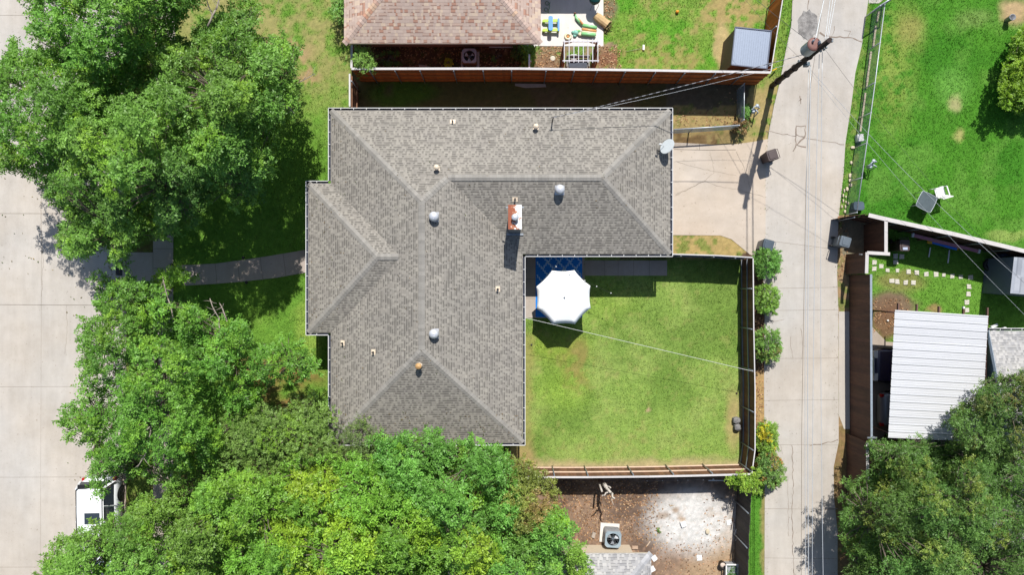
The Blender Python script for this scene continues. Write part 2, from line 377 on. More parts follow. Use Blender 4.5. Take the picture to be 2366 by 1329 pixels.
    pw = ell(1600, 1205, 122, 92, .55)*m; mixto(pw, A(238, 236, 234), st(.18, .44, .55*n1+.45*n2+.10)*1.0); mixto(pw, A(196, 176, 156), st(.6, .72, n2)*.5)
    mixto(ell(1560, 1178, 13, 9, .6), A(176, 144, 112), .8); mixto(ell(1573, 1196, 12, 9, .6), A(184, 156, 126), .8); mixto(ell(1530, 1195, 18, 10), A(170, 144, 120), .7)
    # eastern verge and lawns
    m = inpoly(X, Y, [(1940, -200), (2060, -200), (1970, 520), (1900, 560)]); mixto(m, A(96, 140, 52)); mixto(m, A(146, 152, 86), st(.5, .66, n2)*.6)
    m = inpoly(X, Y, [(1925, 495), (1975, 495), (1990, 1400), (1925, 1400)]); mixto(m, A(176, 148, 112)); mixto(m, A(122, 140, 70), st(.5, .62, n2)*.8)
    m = inpoly(X, Y, [(1925, 985), (1975, 985), (2000, 1500), (1925, 1500)]); mixto(m, A(150, 122, 84), .8)
    mixto(inpoly(X, Y, [(1945, 505), (2050, 500), (2050, 590), (1945, 590)]), A(148, 140, 118))
    m = inpoly(X, Y, [(2040, -250), (3200, -250), (3200, 900), (2366, 590), (1975, 500), (1985, 330)])
    mixto(m, A(82, 138, 42)); mixto(m, A(68, 128, 36), st(.45, .65, n3)*.8); mixto(m, A(110, 154, 66), st(.5, .7, n1)*.6)
    mixto(ell(2060, 150, 70, 190, .9)*m, A(150, 164, 82), .75*st(.3, .55, n2)); mixto(ell(2105, 70, 40, 60, .8)*m, A(178, 164, 100), .6)
    mixto(ell(2205, 200, 50, 55, .8)*m, A(128, 178, 86), .6); mixto(ell(2207, 238, 17, 22, .7)*m, A(184, 180, 128), .9); mixto(ell(2215, 312, 14, 18, .7)*m, A(188, 184, 116), .85)
    mixto(ell(2340, 28, 40, 40, .6)*m, A(206, 176, 136), .95); mixto(ell(2250, 40, 50, 26, .7)*m, A(128, 152, 84), .7); mixto(ell(2330, 545, 60, 14)*m, A(190, 190, 120), .4)
    m = inpoly(X, Y, [(2010, 505), (2366, 590), (3200, 700), (3200, 1600), (2010, 1600)])
    mixto(m, A(108, 152, 58)); mixto(m, A(150, 146, 88), ell(2080, 650, 70, 30)*.8)
    mixto(ell(2062, 705, 68, 34, .5)*m, A(140, 116, 98), .95); mixto(ell(2050, 742, 50, 50, .5)*m, A(136, 104, 82), .95); mixto(ell(2160, 715, 22, 12)*m, A(176, 140, 104), .7)
    mixto(inpoly(X, Y, [(2010, 1030), (3200, 1030), (3200, 1700), (2010, 1700)]), A(100, 92, 58), .8)
    sp = st(.2, .8, n4)[..., None]; col *= .90+.24*sp
    gn = np.clip((col[..., 1]/(col[..., 0]+1e-6)-1.0)*3, 0, 1)[..., None]; col *= 1+gn*np.array([.12, .20, .12])
    return col
def axis(lo, hi, step, far):
    a = np.arange(lo, hi+1e-6, step); e = np.array([2, 6, 15, 40, 100, far])
    return np.concatenate([lo-e[::-1], a, hi+e])
gx = axis(-28, 28, .11, 400); gy = axis(-16.2, 16.2, .11, 400)
XX, YY = np.meshgrid(gx, gy, indexing='xy'); PX = 1183+XX/S; PY = 664.5-YY/S
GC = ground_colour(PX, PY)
lawn_z = (fbm(PX, PY, 20, 77)-.5)*.035
ZZ = np.where(PX < 289, -.22, lawn_z)
ZZ = np.where(inpoly(PX, PY, [(1838, -9000), (2004, -9000), (2004, 0), (1947, 400), (1933, 640), (1928, 9000), (1770, 9000), (1770, 500), (1772, 400)]), -.06, ZZ)
nx, ny = len(gx), len(gy); idx = np.arange(nx*ny).reshape(ny, nx)
q = np.stack([idx[:-1, :-1], idx[:-1, 1:], idx[1:, 1:], idx[1:, :-1]], -1).reshape(-1, 4)
def np_mesh(name, verts, quads, mat_, colattr=None, cols=None, parent=None, k=4):
    if parent is not None: verts = verts-np.array(org(parent))
    me = bpy.data.meshes.new(name); me.vertices.add(len(verts)); me.vertices.foreach_set('co', np.ascontiguousarray(verts, dtype=np.float32).ravel())
    nf = len(quads); me.loops.add(nf*k); me.loops.foreach_set('vertex_index', np.ascontiguousarray(quads, dtype=np.int32).ravel())
    me.polygons.add(nf); me.polygons.foreach_set('loop_start', np.arange(nf, dtype=np.int32)*k)
    me.update(calc_edges=True)
    if cols is not None:
        a = me.attributes.new(colattr, 'FLOAT_COLOR', 'POINT'); c = np.ones((len(verts), 4), np.float32); c[:, :3] = cols; a.data.foreach_set('color', c.ravel())
    me.materials.append(mat_); o = bpy.data.objects.new(name, me); COL.objects.link(o)
    if parent is not None: o.parent = parent
    return o
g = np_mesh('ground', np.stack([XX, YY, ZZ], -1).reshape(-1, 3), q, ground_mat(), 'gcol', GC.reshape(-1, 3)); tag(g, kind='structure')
g.data.polygons.foreach_set('use_smooth', np.ones(len(q), bool))

def P2(pts, z=0): return [tuple(W(a, b, z)[:2]) for a, b in pts]
def sheet(name, pts, mat_, z0, z1, kind='structure', **kw):
    b = MB(); b.poly(P2(pts, 0), z0, z1); return b.build(name, mat_, kind=kind, **kw)
def strip(b, pts, wpx, z, col=(1, 1, 1), taper=False, jit=0):
    """thin flat ribbon along a ground polyline given in photo px"""
    q = []
    for i in range(len(pts)-1):
        (x0, y0), (x1, y1) = pts[i], pts[i+1]; n = max(1, int(math.hypot(x1-x0, y1-y0)/8)) if jit else 1
        for k in range(n): t = k/n; q.append((x0+(x1-x0)*t+random.uniform(-jit, jit), y0+(y1-y0)*t+random.uniform(-jit, jit)))
    q.append(pts[-1]); V = []; n = len(q)
    for i, (x, y) in enumerate(q):
        x0, y0 = q[max(i-1, 0)]; x1, y1 = q[min(i+1, n-1)]; d = math.hypot(x1-x0, y1-y0) or 1
        ww = wpx*(.5 if not jit else random.uniform(.25, .75)); nx_, ny_ = -(y1-y0)/d*ww, (x1-x0)/d*ww
        V += [W(x+nx_, y+ny_), W(x-nx_, y-ny_)]
    V = [(v[0], v[1], z) for v in V]
    b.add(V, [(2*i, 2*i+1, 2*i+3, 2*i+2) for i in range(n-1)], col)

# street, kerb, inlet
street = sheet('street', [(-2500, -2500), (284, -2500), (284, 3800), (-2500, 3800)], M_street, -.20, -.13)
b = MB()
for y0, y1 in ((33, 32), (492, 493), (701, 706), (898, 894), (1108, 1104), (1316, 1313), (248, 246), (-180, -180), (1530, 1528)): strip(b, [(-600, y0), (284, y1)], .9 if y0 in (701, 492) else .6, -.126, col=(1,)*3 if y0 in (701,) else (1.5,)*3)
strip(b, [(88, -300), (92, 600), (88, 1700)], .4, -.1255, col=(1.75,)*3)
for pl in ([(150, 706), (152, 760), (146, 820)], [(215, 640), (225, 680), (222, 705)], [(88, 470), (96, 610), (92, 700)]): strip(b, pl, .4, -.1245, col=(1.6,)*3, jit=1.5)
b.build('joint', M_joint, parent=street)
kerb = MB()
for y0, y1 in ((-2500, 596), (646, 3800)): kerb.poly(P2([(284, y0), (292, y0), (292, y1), (284, y1)]), -.22, .03)
kerb.build('kerb', M_walk, kind='structure')
inl = thing('storm_drain', 'kerb inlet of a storm drain, dark opening beside the walk slab', 'drain', W(284, 621))
b = MB(); b.poly(P2([(284, 596), (292, 596), (292, 646), (284, 646)]), -.0, .045); b.poly(P2([(290, 596), (292, 596), (292, 646), (290, 646)]), -.22, -.001); b.build('lid', M_walk, parent=inl)
b = MB(); b.poly(P2([(284.3, 596.3), (289.9, 596.3), (289.9, 645.8), (284.3, 645.8)]), -.215, -.205); b.poly(P2([(264, 606), (283.9, 603), (283.9, 638), (264, 636)]), -.131, -.122); b.build('opening', M_black, parent=inl)
# sidewalk, walk slab, curved front walk
sw = sheet('sidewalk', [(385, -2500), (430, -2500), (406, 0), (400.5, 560), (400, 3800), (354.5, 3800), (354.5, 560), (361, 0)], M_walk, -.05, .035)
b = MB()
for y in range(-460, 1600, 45): strip(b, [(355, y), (402, y)], .7, .0385)
b.build('joint', M_joint, parent=sw)
sl_ = sheet('walk_slab', [(293, 583), (353.8, 583.5), (353.8, 703), (293, 703)], M_walk, -.05, .034)
top = [(401, 613.5), (450, 612), (500, 609), (560, 601), (620, 592), (680, 582), (745, 570)]
bot = [(401, 661.5), (450, 659), (500, 656), (560, 651), (640, 642), (706, 630), (745, 623)]
fw = sheet('front_path', top+bot[::-1], concrete_mat('path_concrete', sc(200, 186, 176), .12), -.05, .03)
b = MB()
for x0, x1 in ((449, 450), (498, 502), (550, 554), (602, 607), (655, 661)):
    ya = np.interp(x0, [p[0] for p in top], [p[1] for p in top]); yb = np.interp(x1, [p[0] for p in bot], [p[1] for p in bot]); strip(b, [(x0, ya+1), (x1, yb-1)], .7, .0335)
b.build('joint', M_joint, parent=fw)
# driveway, alley
dr = sheet('driveway', [(1480, 329), (1557, 329), (1650, 334), (1700, 333), (1742, 327), (1774, 321), (1768.5, 400), (1768.5, 540), (1762, 600), (1732, 588), (1690, 553), (1664, 544), (1480, 543)], M_drive, -.08, .02)
b = MB(); strip(b, [(1557, 345), (1640, 347), (1700, 346)], 1.1, .0235); strip(b, [(1616, 305+27), (1616, 346)], .8, .0235)
for pl in ([(1640, 350), (1650, 400), (1628, 417), (1560, 450)], [(1628, 417), (1655, 430), (1700, 438), (1765, 455)], [(1560, 372), (1620, 390), (1700, 405)], [(1700, 350), (1722, 395), (1735, 440)], [(1560, 452), (1630, 418)]): strip(b, pl, .5, .0245, col=(1.35,)*3, jit=1.5)
b.build('joint', M_joint, parent=dr)
al = sheet('alley', [(1885, -2500), (1831, 0), (1828, 60), (1819, 99), (1801, 193), (1789, 241), (1777, 301), (1773, 331), (1767.6, 400), (1767, 545), (1761, 605), (1767, 700), (1765, 880), (1767, 1100), (1766, 1400), (1766, 3800), (1935, 3800), (1935, 1329), (1935, 1228), (1927, 1150), (1926, 1080), (1937.6, 1023), (1937, 720), (1934, 638), (1937, 508), (1949, 400), (1953, 331), (1967, 241), (1976, 168), (1991, 105), (2006, 0), (2120, -2500)], M_alley, -.07, .012)
b = MB()
strip(b, [(1930, -700), (1902, 0), (1872, 200), (1862, 420), (1857, 700), (1852, 1000), (1850, 1700)], .9, .0155)
for (x0, y0, x1, y1) in ((1766, 555, 1935, 577), (1765, 667, 1936, 664), (1763, 718, 1936, 716), (1762, 829, 1936, 828), (1764, 926, 1937, 924), (1764, 1028, 1937, 1029), (1765, 1176, 1926, 1178), (1765, 1290, 1934, 1292), (1795, -60, 2010, -62)): strip(b, [(x0, y0), (x1, y1)], .6, .0155, col=(1.5,)*3)
b.build('joint', M_joint, parent=al)
b = MB()
for pl, w_ in (([(1770, 303), (1800, 308), (1838, 315)], 1.4), ([(1838, 292), (1860, 291), (1859, 318), (1842, 334), (1862, 340)], 2.6), ([(1838, 292), (1838, 340), (1832, 350)], 2.4), ([(1841, 312), (1857, 316)], 2), ([(1860, 320), (1905, 326), (1950, 334)], 1.2),
        ([(1908, 82), (1930, 86), (1960, 85), (1991, 96)], 2.4), ([(1893, 75), (1908, 84)], 3.5), ([(1960, 85), (1965, 72), (1950, 70)], 1.5), ([(1928, 60), (1922, 84), (1915, 95)], 1), ([(1868, 0), (1866, 22)], 2), ([(1848, 222), (1850, 240)], 1.6), ([(1846, 232), (1852, 228)], 1.4),
        ([(1830, 1030), (1832, 1130), (1830, 1200), (1834, 1329), (1830, 1500)], 1.3), ([(1805, 1030), (1808, 1050)], .8), ([(1820, 1100), (1822, 1240)], .6), ([(1930, 560), (1938, 580)], 1), ([(1905, 1178), (1935, 1176)], 2.6), ([(1825, 780), (1832, 828)], .7), ([(1850, 760), (1856, 800), (1852, 830)], .7), ([(1870, 1030), (1920, 1022), (1936, 1016)], 1.8), ([(1768, 735), (1790, 742), (1812, 738)], .7)):
    strip(b, pl, w_, .0165, jit=1.6)
b.build('crack', M_crack, parent=al)
b = MB(); a_ = []
for k in range(22):
    t = 2*math.pi*k/22; r = 1+random.uniform(-.13, .13); a_.append((1866+23*r*math.cos(t)*(1 if abs(math.cos(t)) < .6 else 1.0), 57+34*r*math.sin(t)))
b.poly(P2(a_), .012, .0155); b.build('asphalt_patch', M_tar, parent=al)
sheet('gate_apron', [(1938, 720), (1986, 720), (1986, 992), (1950, 992), (1946, 980), (1938, 960)], M_alley, -.05, .008)
sheet('carport_slab', [(2005, 745), (2016, 757), (2048, 790), (2240, 800), (2240, 1040), (2005, 1040)], M_walk, -.05, .02)
sheet('alley_turnout', [(2007, -40), (2060, -60), (2046, -5), (2030, 7), (2007, 7)], M_alley, -.05, .01)
sheet('neighbour_patio', [(1130, -160), (1394, -160), (1394, 107), (1236, 106), (1236, 110), (1130, 110)], M_patio, -.05, .03)
pt = sheet('patio', [(1195, 590), (1351, 590), (1351, 636), (1344, 735), (1195, 735)], M_walk, -.05, .03)
sheet('patio_strip', [(1351.7, 602), (1541, 602), (1541, 637), (1351.7, 637)], M_walk, -.05, .028)
b = MB()
for x in (1397, 1428, 1464, 1500): strip(b, [(x, 602), (x, 637)], .6, .032)
strip(b, [(1195, 646), (1236, 645)], .7, .0335); strip(b, [(1195, 690), (1236, 690)], .7, .0335)
b.build('joint', M_joint, parent=pt)
sheet('side_step', [(1190, 193), (1260, 194), (1262, 201), (1215, 203), (1190, 198)], M_walk, -.05, .035)

# ---------------------------------------------------------------- roofs
PITCH = .41
def rects_z(rects, e, x, y, p=PITCH):
    best = None
    for (x0, x1, y0, y1) in rects:
        d = min(x-x0, x1-x, y-y0, y1-y)
        if d >= -.01: best = max(best if best is not None else -9, e+p*d)
    return best if best is not None else e
def caps(b, a, c, zf, light=None, step=.16, wid=.15, drop=.05):
    a, c = Vector(a), Vector(c); d = c-a; L = d.length; n = max(1, int(L/step)); d.normalize()
    s = Vector((-d.y, d.x, 0)).normalized()
    for i in range(n):
        p = a+d*(i*step); q_ = a+d*((i+1)*step+.03); t = random.uniform(.86, 1.1); cc = (t, t, t)
        if light and random.random() < .22: cc = random.choice(light)
        V = []
        for r, lift in ((p, .022), (q_, .008)):
            for sgn in (-1, 0, 1):
                o = r+s*wid*sgn; z = r.z+lift if sgn == 0 else r.z+lift-drop
                V.append((o.x, o.y, z))
        V += [(v[0], v[1], v[2]-.03) for v in V[:3]]
        b.add(V, [(0, 3, 4, 1), (1, 4, 5, 2), (0, 1, 7, 6), (1, 2, 8, 7)], cc)
def locate(px, py, zf, zoff=0):
    z = 3.5
    for _ in range(12):
        p = W(px, py, z); z = zf(p.x, p.y)+zoff
    return W(px, py, z)
def gutter(pts, z, parent, closed=True, wid=.12, strap=.62):
    """trough outside the roof edge; pts = outer line, counter-clockwise seen from above"""
    n = len(pts); inn = MB(); lip = MB(); st_ = MB()
    for i in range(n if closed else n-1):
        a = Vector((*pts[i], 0)); c = Vector((*pts[(i+1) % n], 0)); d = (c-a); L = d.length; d.normalize(); nrm = Vector((-d.y, d.x, 0))
        m = (a+c)/2; M = Matrix.Rotation(math.atan2(d.y, d.x), 3, 'Z'); up = Vector((0, 0, 1))
        inn.box(m+nrm*(wid*.52)+up*(z-.095), (L-.02, wid*.9, .012), M)
        lip.box(m+nrm*.014+up*(z-.045), (L+.0, .024, .10), M)
        lip.box(m+nrm*(wid*.5)+up*(z-.106), (L-.03, wid*.95, .008), M)
        k = int(L/strap)
        for j in range(1, k+1):
            p = a+d*(j*L/(k+1)); lip.box(p+nrm*(wid*.5)+up*(z+.004), (.02, wid*.8, .006), M)
    g_ = inn.build('gutter', M_gut_in, parent=parent); lip.build('gutter_lip', M_white, parent=g_)
def window(parent, c, w_, h_, ax, out):           # ax along wall, out = outward normal
    ax = Vector(ax); out = Vector(out); c = Vector(c); f = MB(); up = Vector((0, 0, 1))
    for s_ in (-1, 1): f.bar(c+ax*s_*w_/2-up*h_/2+out*.03, c+ax*s_*w_/2+up*h_/2+out*.03, .07, .07, up=out)
    for s_ in (-1, 0, 1): f.bar(c-ax*w_/2+up*s_*h_/2+out*.034, c+ax*w_/2+up*s_*h_/2+out*.034, .07, .06, up=out)
    fo = f.build('window', M_white, parent=parent); g_ = MB(); g_.bar(c-ax*w_/2+out*.012, c+ax*w_/2+out*.012, h_, .01, up=out.cross(Vector((0,0,1))) if False else out)
    g_.build('pane', M_glass, parent=fo)
def door(parent, c, w_, h_, ax, out, mt):
    ax = Vector(ax); out = Vector(out); c = Vector(c); d = MB(); d.bar(c-ax*w_/2+out*.03, c+ax*w_/2+out*.03, h_, .05, up=out)
    for zz in (-.5, .1, .6): d.bar(c-ax*w_*.33+out*.06+Vector((0, 0, zz)), c+ax*w_*.33+out*.06+Vector((0, 0, zz)), .3, .02, up=out)
    do = d.build('door', mt, parent=parent); k = MB(); k.lathe(c+ax*w_*.4+out*.10, [(0, -.03), (.03, -.01), (.03, .01), (0, .03)], 8); k.build('handle', M_galv, parent=do)
def cap_len(a, c): return (Vector(a)-Vector(c)).length

# main house
E = 2.7; IN_ = .13
ox0, ox1, oy1 = -8.846, 7.743, 8.659; oxm = .645; oyb = -7.618; oye = 1.478; oxl = -9.928; oyt, oyc = 5.141, -2.31
RA = (ox0+IN_, oxm-IN_, oyb+IN_, oy1-IN_); RB = (ox0+IN_, ox1-IN_, oye+IN_, oy1-IN_); RC = (oxl+IN_, oxl+8.0, oyc+IN_, oyt-IN_)
hA = (RA[1]-RA[0])/2; hB = (RB[3]-RB[2])/2; hC = (RC[3]-RC[2])/2
zA, zB, zC = E+PITCH*hA, E+PITCH*hB, E+PITCH*hC
def zmain(x, y): return rects_z([RA, RB, RC], E, x, y)
P = dict(NW=(RA[0], RA[3], E), NE=(RB[1], RB[3], E), SE=(RB[1], RB[2], E), IN=(RA[1], RB[2], E), S2=(RA[1], RA[2], E), SW=(RA[0], RA[2], E),
         Bb=(RA[0], RC[2], E), Bc=(RC[0], RC[2], E), Bd=(RC[0], RC[3], E), Be=(RA[0], RC[3], E),
         R1=(RA[0]+hA, RA[3]-hA, zA), R2=(RA[0]+hA, RA[2]+hA, zA), J=(RA[1]-hB, RB[3]-hB, zB), K=(RB[1]-hB, RB[3]-hB, zB),
         C1=(RC[0]+hC, RC[2]+hC, zC), C2=(RA[0]+hC, RC[2]+hC, zC))
hs = thing('house', 'long grey shingled ranch house with hipped wings and white gutters', 'house', (-2, 1, 0))
def tri(b, names):
    b.add([P[k] for k in names], [tuple(range(len(names)))])
b = MB()
for f in (('NE', 'NW', 'R1', 'J', 'K'), ('SE', 'NE', 'K'), ('IN', 'SE', 'K', 'J'), ('S2', 'IN', 'J', 'R1', 'R2'), ('SW', 'S2', 'R2'), ('SW', 'R2', 'R1', 'NW', 'Be', 'C2', 'Bb'), ('Be', 'Bd', 'C1', 'C2'), ('Bd', 'Bc', 'C1'), ('Bc', 'Bb', 'C2', 'C1')): tri(b, f)
roof = b.build('roof', M_roof, parent=hs, uv=True)
for a, c in (('NW', 'R1'), ('R1', 'J'), ('J', 'K'), ('NE', 'K'), ('SE', 'K'), ('R1', 'R2'), ('SW', 'R2'), ('S2', 'R2'), ('Bd', 'C1'), ('Bc', 'C1'), ('C1', 'C2')):
    b = MB(); caps(b, P[a], P[c], zmain); b.build('ridge_cap', M_cap, parent=roof)
outl = [(ox1, oy1), (ox0, oy1), (ox0, oyt), (oxl, oyt), (oxl, oyc), (ox0, oyc), (ox0, oyb), (oxm, oyb), (oxm, oye), (ox1, oye)]
gutter(outl, E, hs)
ins = lambda d: [(ox1-d, oy1-d), (ox0+d, oy1-d), (ox0+d, oyt-d), (oxl+d, oyt-d), (oxl+d, oyc+d), (ox0+d, oyc+d), (ox0+d, oyb+d), (oxm-d, oyb+d), (oxm-d, oye+d), (ox1-d, oye+d)]
b = MB(); b.poly(ins(.14), E-.16, E-.03); b.build('soffit', M_fascia, parent=hs)
b = MB(); b.poly(ins(.62), -.05, E-.165); b.build('wall', M_brick, parent=hs)
for x in (-7.2, -5, -1.5, 2.5, 5.5): window(hs, (x, oy1-.62, 1.5), 1.2, 1.1, (1, 0, 0), (0, 1, 0))
for y in (-6, -4, 7): window(hs, (ox0+.62, y, 1.5), 1.2, 1.2, (0, 1, 0), (-1, 0, 0))
for y in (-1.0, 2.2, 4): window(hs, (oxl+.62, y, 1.5), 1.2, 1.2, (0, 1, 0), (-1, 0, 0))
door(hs, (oxl+.62, .75, 1.06), .95, 2.05, (0, 1, 0), (-1, 0, 0), M_darkb)
for y in (-6, -3.8): window(hs, (oxm-.62, y, 1.5), 1.2, 1.1, (0, 1, 0), (1, 0, 0))
door(hs, (oxm-.62, .3, 1.06), 1.8, 2.05, (0, 1, 0), (1, 0, 0), M_white)
for x in (2.4, 6): window(hs, (x, oye+.62, 1.5), 1.4, 1.1, (1, 0, 0), (0, -1, 0))
door(hs, (ox1-.62, 5.1, 1.12), 4.8, 2.15, (0, 1, 0), (1, 0, 0), M_white)
# chimney
ch0 = locate(1190, 508, lambda x, y: 4.35)
chx, chy = ch0.x, ch0.y; cz = 5.3
def chim(px, py): p = W(px, py, cz); return p.x, p.y
(cx0, cy1), (cx1, cy0) = chim(1174, 473), chim(1205.5, 530)
b = MB(); b.poly([(cx0+.03, cy0+.03), (cx1-.03, cy0+.03), (cx1-.03, cy1-.03), (cx0+.03, cy1-.03)], 2.8, cz-.04)
chm = b.build('chimney', mat('chimney_siding', sc(120, 128, 138), .7, var=.1), parent=roof)
def rust_mat():
    m, n, l, p = nodes_of('rusted_sheet_metal')
    tc = n.new('ShaderNodeTexCoord'); sp = n.new('ShaderNodeSeparateXYZ'); l.new(tc.outputs['Object'], sp.inputs[0])
    v = noise(n, l, 5, 6, .75); x = mth(n, l, 'MULTIPLY_ADD', sp.outputs[0], -.55, mth(n, l, 'ADD', v, .02))
    c = ramp(n, l, x, [(.45, sc(226, 226, 224, .8)), (.47, sc(214, 140, 74)), (.51, sc(168, 86, 46)), (.9, sc(146, 70, 42))])
    l.new(c, p.inputs['Base Color']); p.inputs['Roughness'].default_value = .6; return m
M_rust = rust_mat()
b = MB(); b.poly([(cx0, cy0), (cx1, cy0), (cx1, cy1), (cx0, cy1)], cz-.04, cz); 
cap_o = b.build('chimney_cap', M_rust, origin=((cx0+cx1)/2-.05, (cy0+cy1)/2, cz)); cap_o.parent = roof; cap_o.location = Vector(((cx0+cx1)/2-.05, (cy0+cy1)/2, cz))-org(hs)
b = MB(); c_ = W(1190, 502, cz+.2); b.lathe((c_.x, c_.y, cz), [(.11, 0), (.11, .16), (.15, .17), (.16, .24), (.10, .29), (0, .30)], 16); b.build('flue_pipe', mat('bright_steel', sc(228, 232, 238, .75), .35, .4), parent=roof)
for (px, py) in ((1171.5, 479), (1207.5, 479)): b = MB(); q_ = W(px, py, cz-.3); b.box(q_, (.11, .06, .03)); b.build('side_strap', M_galv, parent=chm)
b = MB(); q_ = W(1190, 538, 4.0); b.box((q_.x, q_.y, zmain(q_.x, q_.y)+.015), (.80, .10, .02)); b.build('flashing', M_galv, parent=roof)
# roof vents
M_vent = mat('vent_metal', sc(228, 230, 236, .75), .35, .35, var=.05)
for (px, py) in ((1002, 500), (1294, 437), (1002, 772)):
    g0 = locate(px, py, zmain, .32); zz = zmain(g0.x, g0.y); b = MB()
    b.lathe((g0.x, g0.y, zz-.05), [(.13, 0), (.13, .18), (.20, .20), (.225, .27), (.225, .36), (.18, .45), (.08, .50), (0, .51)], 24, smooth=True)
    for k in range(14):
        a = 2*math.pi*k/14; b.bar((g0.x+.225*math.cos(a), g0.y+.225*math.sin(a), zz+.15), (g0.x+.09*math.cos(a+.3), g0.y+.09*math.sin(a+.3), zz+.445), .02, .012)
    b.box((g0.x, g0.y, zz+.005), (.45, .45, .02), Matrix.Rotation(-math.atan(PITCH), 3, 'Y') if px == 1002 else Matrix.Rotation(math.atan(PITCH), 3, 'X'))
    b.build('turbine_vent', M_vent, parent=roof)
M_flash = mat('pale_flashing', sc(232, 214, 190, .75), .6, var=.2, scale=20)
M_pipe = mat('vent_pipe', sc(70, 66, 64), .6)
for (px, py, r, h, big) in ((1046, 281, .035, .25, 0), (1238, 295, .09, .30, 1), (1010, 389, .09, .30, 1), (969, 845, .10, .32, 1), (1150, 668, .05, .25, 0), (792, 793, .04, .25, 0), (863, 814, .045, .25, 0), (1190, 461, .04, .3, 0)):
    g0 = locate(px, py, zmain); zz = g0.z; 
    e_ = .05; nx_ = (zmain(g0.x-e_, g0.y)-zmain(g0.x+e_, g0.y)); ny_ = (zmain(g0.x, g0.y-e_)-zmain(g0.x, g0.y+e_)); nr = Vector((nx_, ny_, 2*e_)).normalized()
    Mr = nr.to_track_quat('Z', 'Y').to_matrix(); b = MB(); b.box(g0+nr*.012, (.26, .22, .02), Mr); b.lathe(g0, [(r*1.6, 0), (r*1.2, .07)], 12)
    fo = b.build('vent_flashing', M_flash, parent=roof); b = MB()
    if big: b.lathe(g0, [(r*.8, 0), (r*.8, h), (r*1.5, h+.01), (r*1.3, h+.06), (0, h+.10)], 14); b.build('vent_pipe', M_flash if px != 969 else mat('orange_vent_cap', sc(226, 178, 120), .6, var=.2), parent=roof)
    else: b.lathe(g0, [(r, 0), (r, h), (r*.6, h+.005)], 10); b.build('vent_pipe', M_pipe, parent=roof)
g0 = locate(1276, 281, zmain); b = MB(); b.tube([g0, g0+Vector((0, 0, .85))], .03, 8); b.bar(g0+Vector((-.1, 0, .8)), g0+Vector((.1, .05, .8)), .03, .03); b.build('service_mast', M_pipe, parent=roof); MAST = g0+Vector((0, 0, .82))

# satellite dish on the east hip
g0 = locate(1519, 350, zmain); dish = thing('satellite_dish', 'pale oval satellite dish on the east edge of the grey roof', 'satellite dish', g0)
b = MB(); b.box(g0+Vector((0, 0, .02)), (.1, .2, .03)); b.tube([g0, g0+Vector((.1, .02, .12)), g0+Vector((.32, .05, .32))], .02, 8); b.build('mount', M_black, parent=dish)
dn = Vector((-.62, .30, .55)).normalized(); Mr = dn.to_track_quat('Z', 'Y').to_matrix(); dc = locate(1543, 339, zmain, .52)
b = MB(); b.lathe(dc, [(0, -.02), (.1, -.015), (.2, .0), (.30, .03), (.38, .06)], 28, M=Mr); b.lathe(dc-dn*.02, [(.385, .06), (.30, .02), (.2, -.01), (0, -.03)], 28, M=Mr)
b.build('reflector', mat('dish_paint', sc(205, 212, 214, .75), .5, var=.04), parent=dish)
b = MB(); tip = locate(1524, 333, zmain, .62); b.tube([dc-Mr @ Vector((0, .2, 0)), tip], .014, 6); b.tube([tip-Vector((.03, 0, 0)), tip+Vector((.10, 0, .02))], .04, 8); b.build('receiver_arm', M_white, parent=dish)

# neighbouring houses
def hip_house(name, label, rects, e, mroof, mcap, light=None, over=.6, wallm=None, ridge_step=.16):
    R0 = rects[0]; o = thing(name, label, 'house', ((R0[0]+R0[1])/2, (R0[2]+R0[3])/2, 0)); b = MB(); cps = []; so_ = MB(); wl = MB()
    for i, (x0, x1, y0, y1) in enumerate(rects):
        e_ = e+(.0 if i == 0 else .004); wx, wy = x1-x0, y1-y0; h = min(wx, wy)/2; z = e_+PITCH*h
        if wx >= wy: A, B_ = (x0+h, y0+h, z), (x1-h, y0+h, z)
        else: A, B_ = (x0+h, y0+h, z), (x0+h, y1-h, z)
        sw_, se, ne, nw = (x0, y0, e_), (x1, y0, e_), (x1, y1, e_), (x0, y1, e_)
        if wx >= wy: F = [(sw_, se, B_, A), (se, ne, B_), (ne, nw, A, B_), (nw, sw_, A)]; hp = [(sw_, A), (nw, A), (se, B_), (ne, B_)]
        else: F = [(sw_, se, A), (se, ne, B_, A), (ne, nw, B_), (nw, sw_, A, B_)]; hp = [(sw_, A), (se, A), (nw, B_), (ne, B_)]
        for f in F: b.add(f, [tuple(range(len(f)))])
        for a, c in hp+[(A, B_)]: cp = MB(); caps(cp, a, c, None, light, step=ridge_step); cps.append(cp)
        so_.poly([(x0+.01, y0+.01), (x1-.01, y0+.01), (x1-.01, y1-.01), (x0+.01, y1-.01)], e_-.16, e_-.02)
        wl.poly([(x0+over, y0+over), (x1-over, y0+over), (x1-over, y1-over), (x0+over, y1-over)], -.05-.003*i, e_-.165)
    rf = b.build('roof', mroof, parent=o, uv=True); [c_.build('ridge_cap', mcap, parent=rf) for c_ in cps]; so_.build('soffit', M_fascia, parent=o); wl.build('wall', wallm or M_brick, parent=o)
    return o
M_pbrick = mat('pinkish_brick', sc(196, 150, 128), .9, var=.12, scale=3, var2=.22, scale2=18, bump=.3)
nh = hip_house('house', 'pink and tan shingled brick house north of the long cedar fence', [(-8.08, 1.38, 11.75, 24.5), (-7.0, 4.55, 16.2, 24.0)], 2.7, M_roofp, M_capp, [(1.0, .72, .58), (1.08, 1.0, .84), (.95, .82, .76)], .78, M_pbrick)
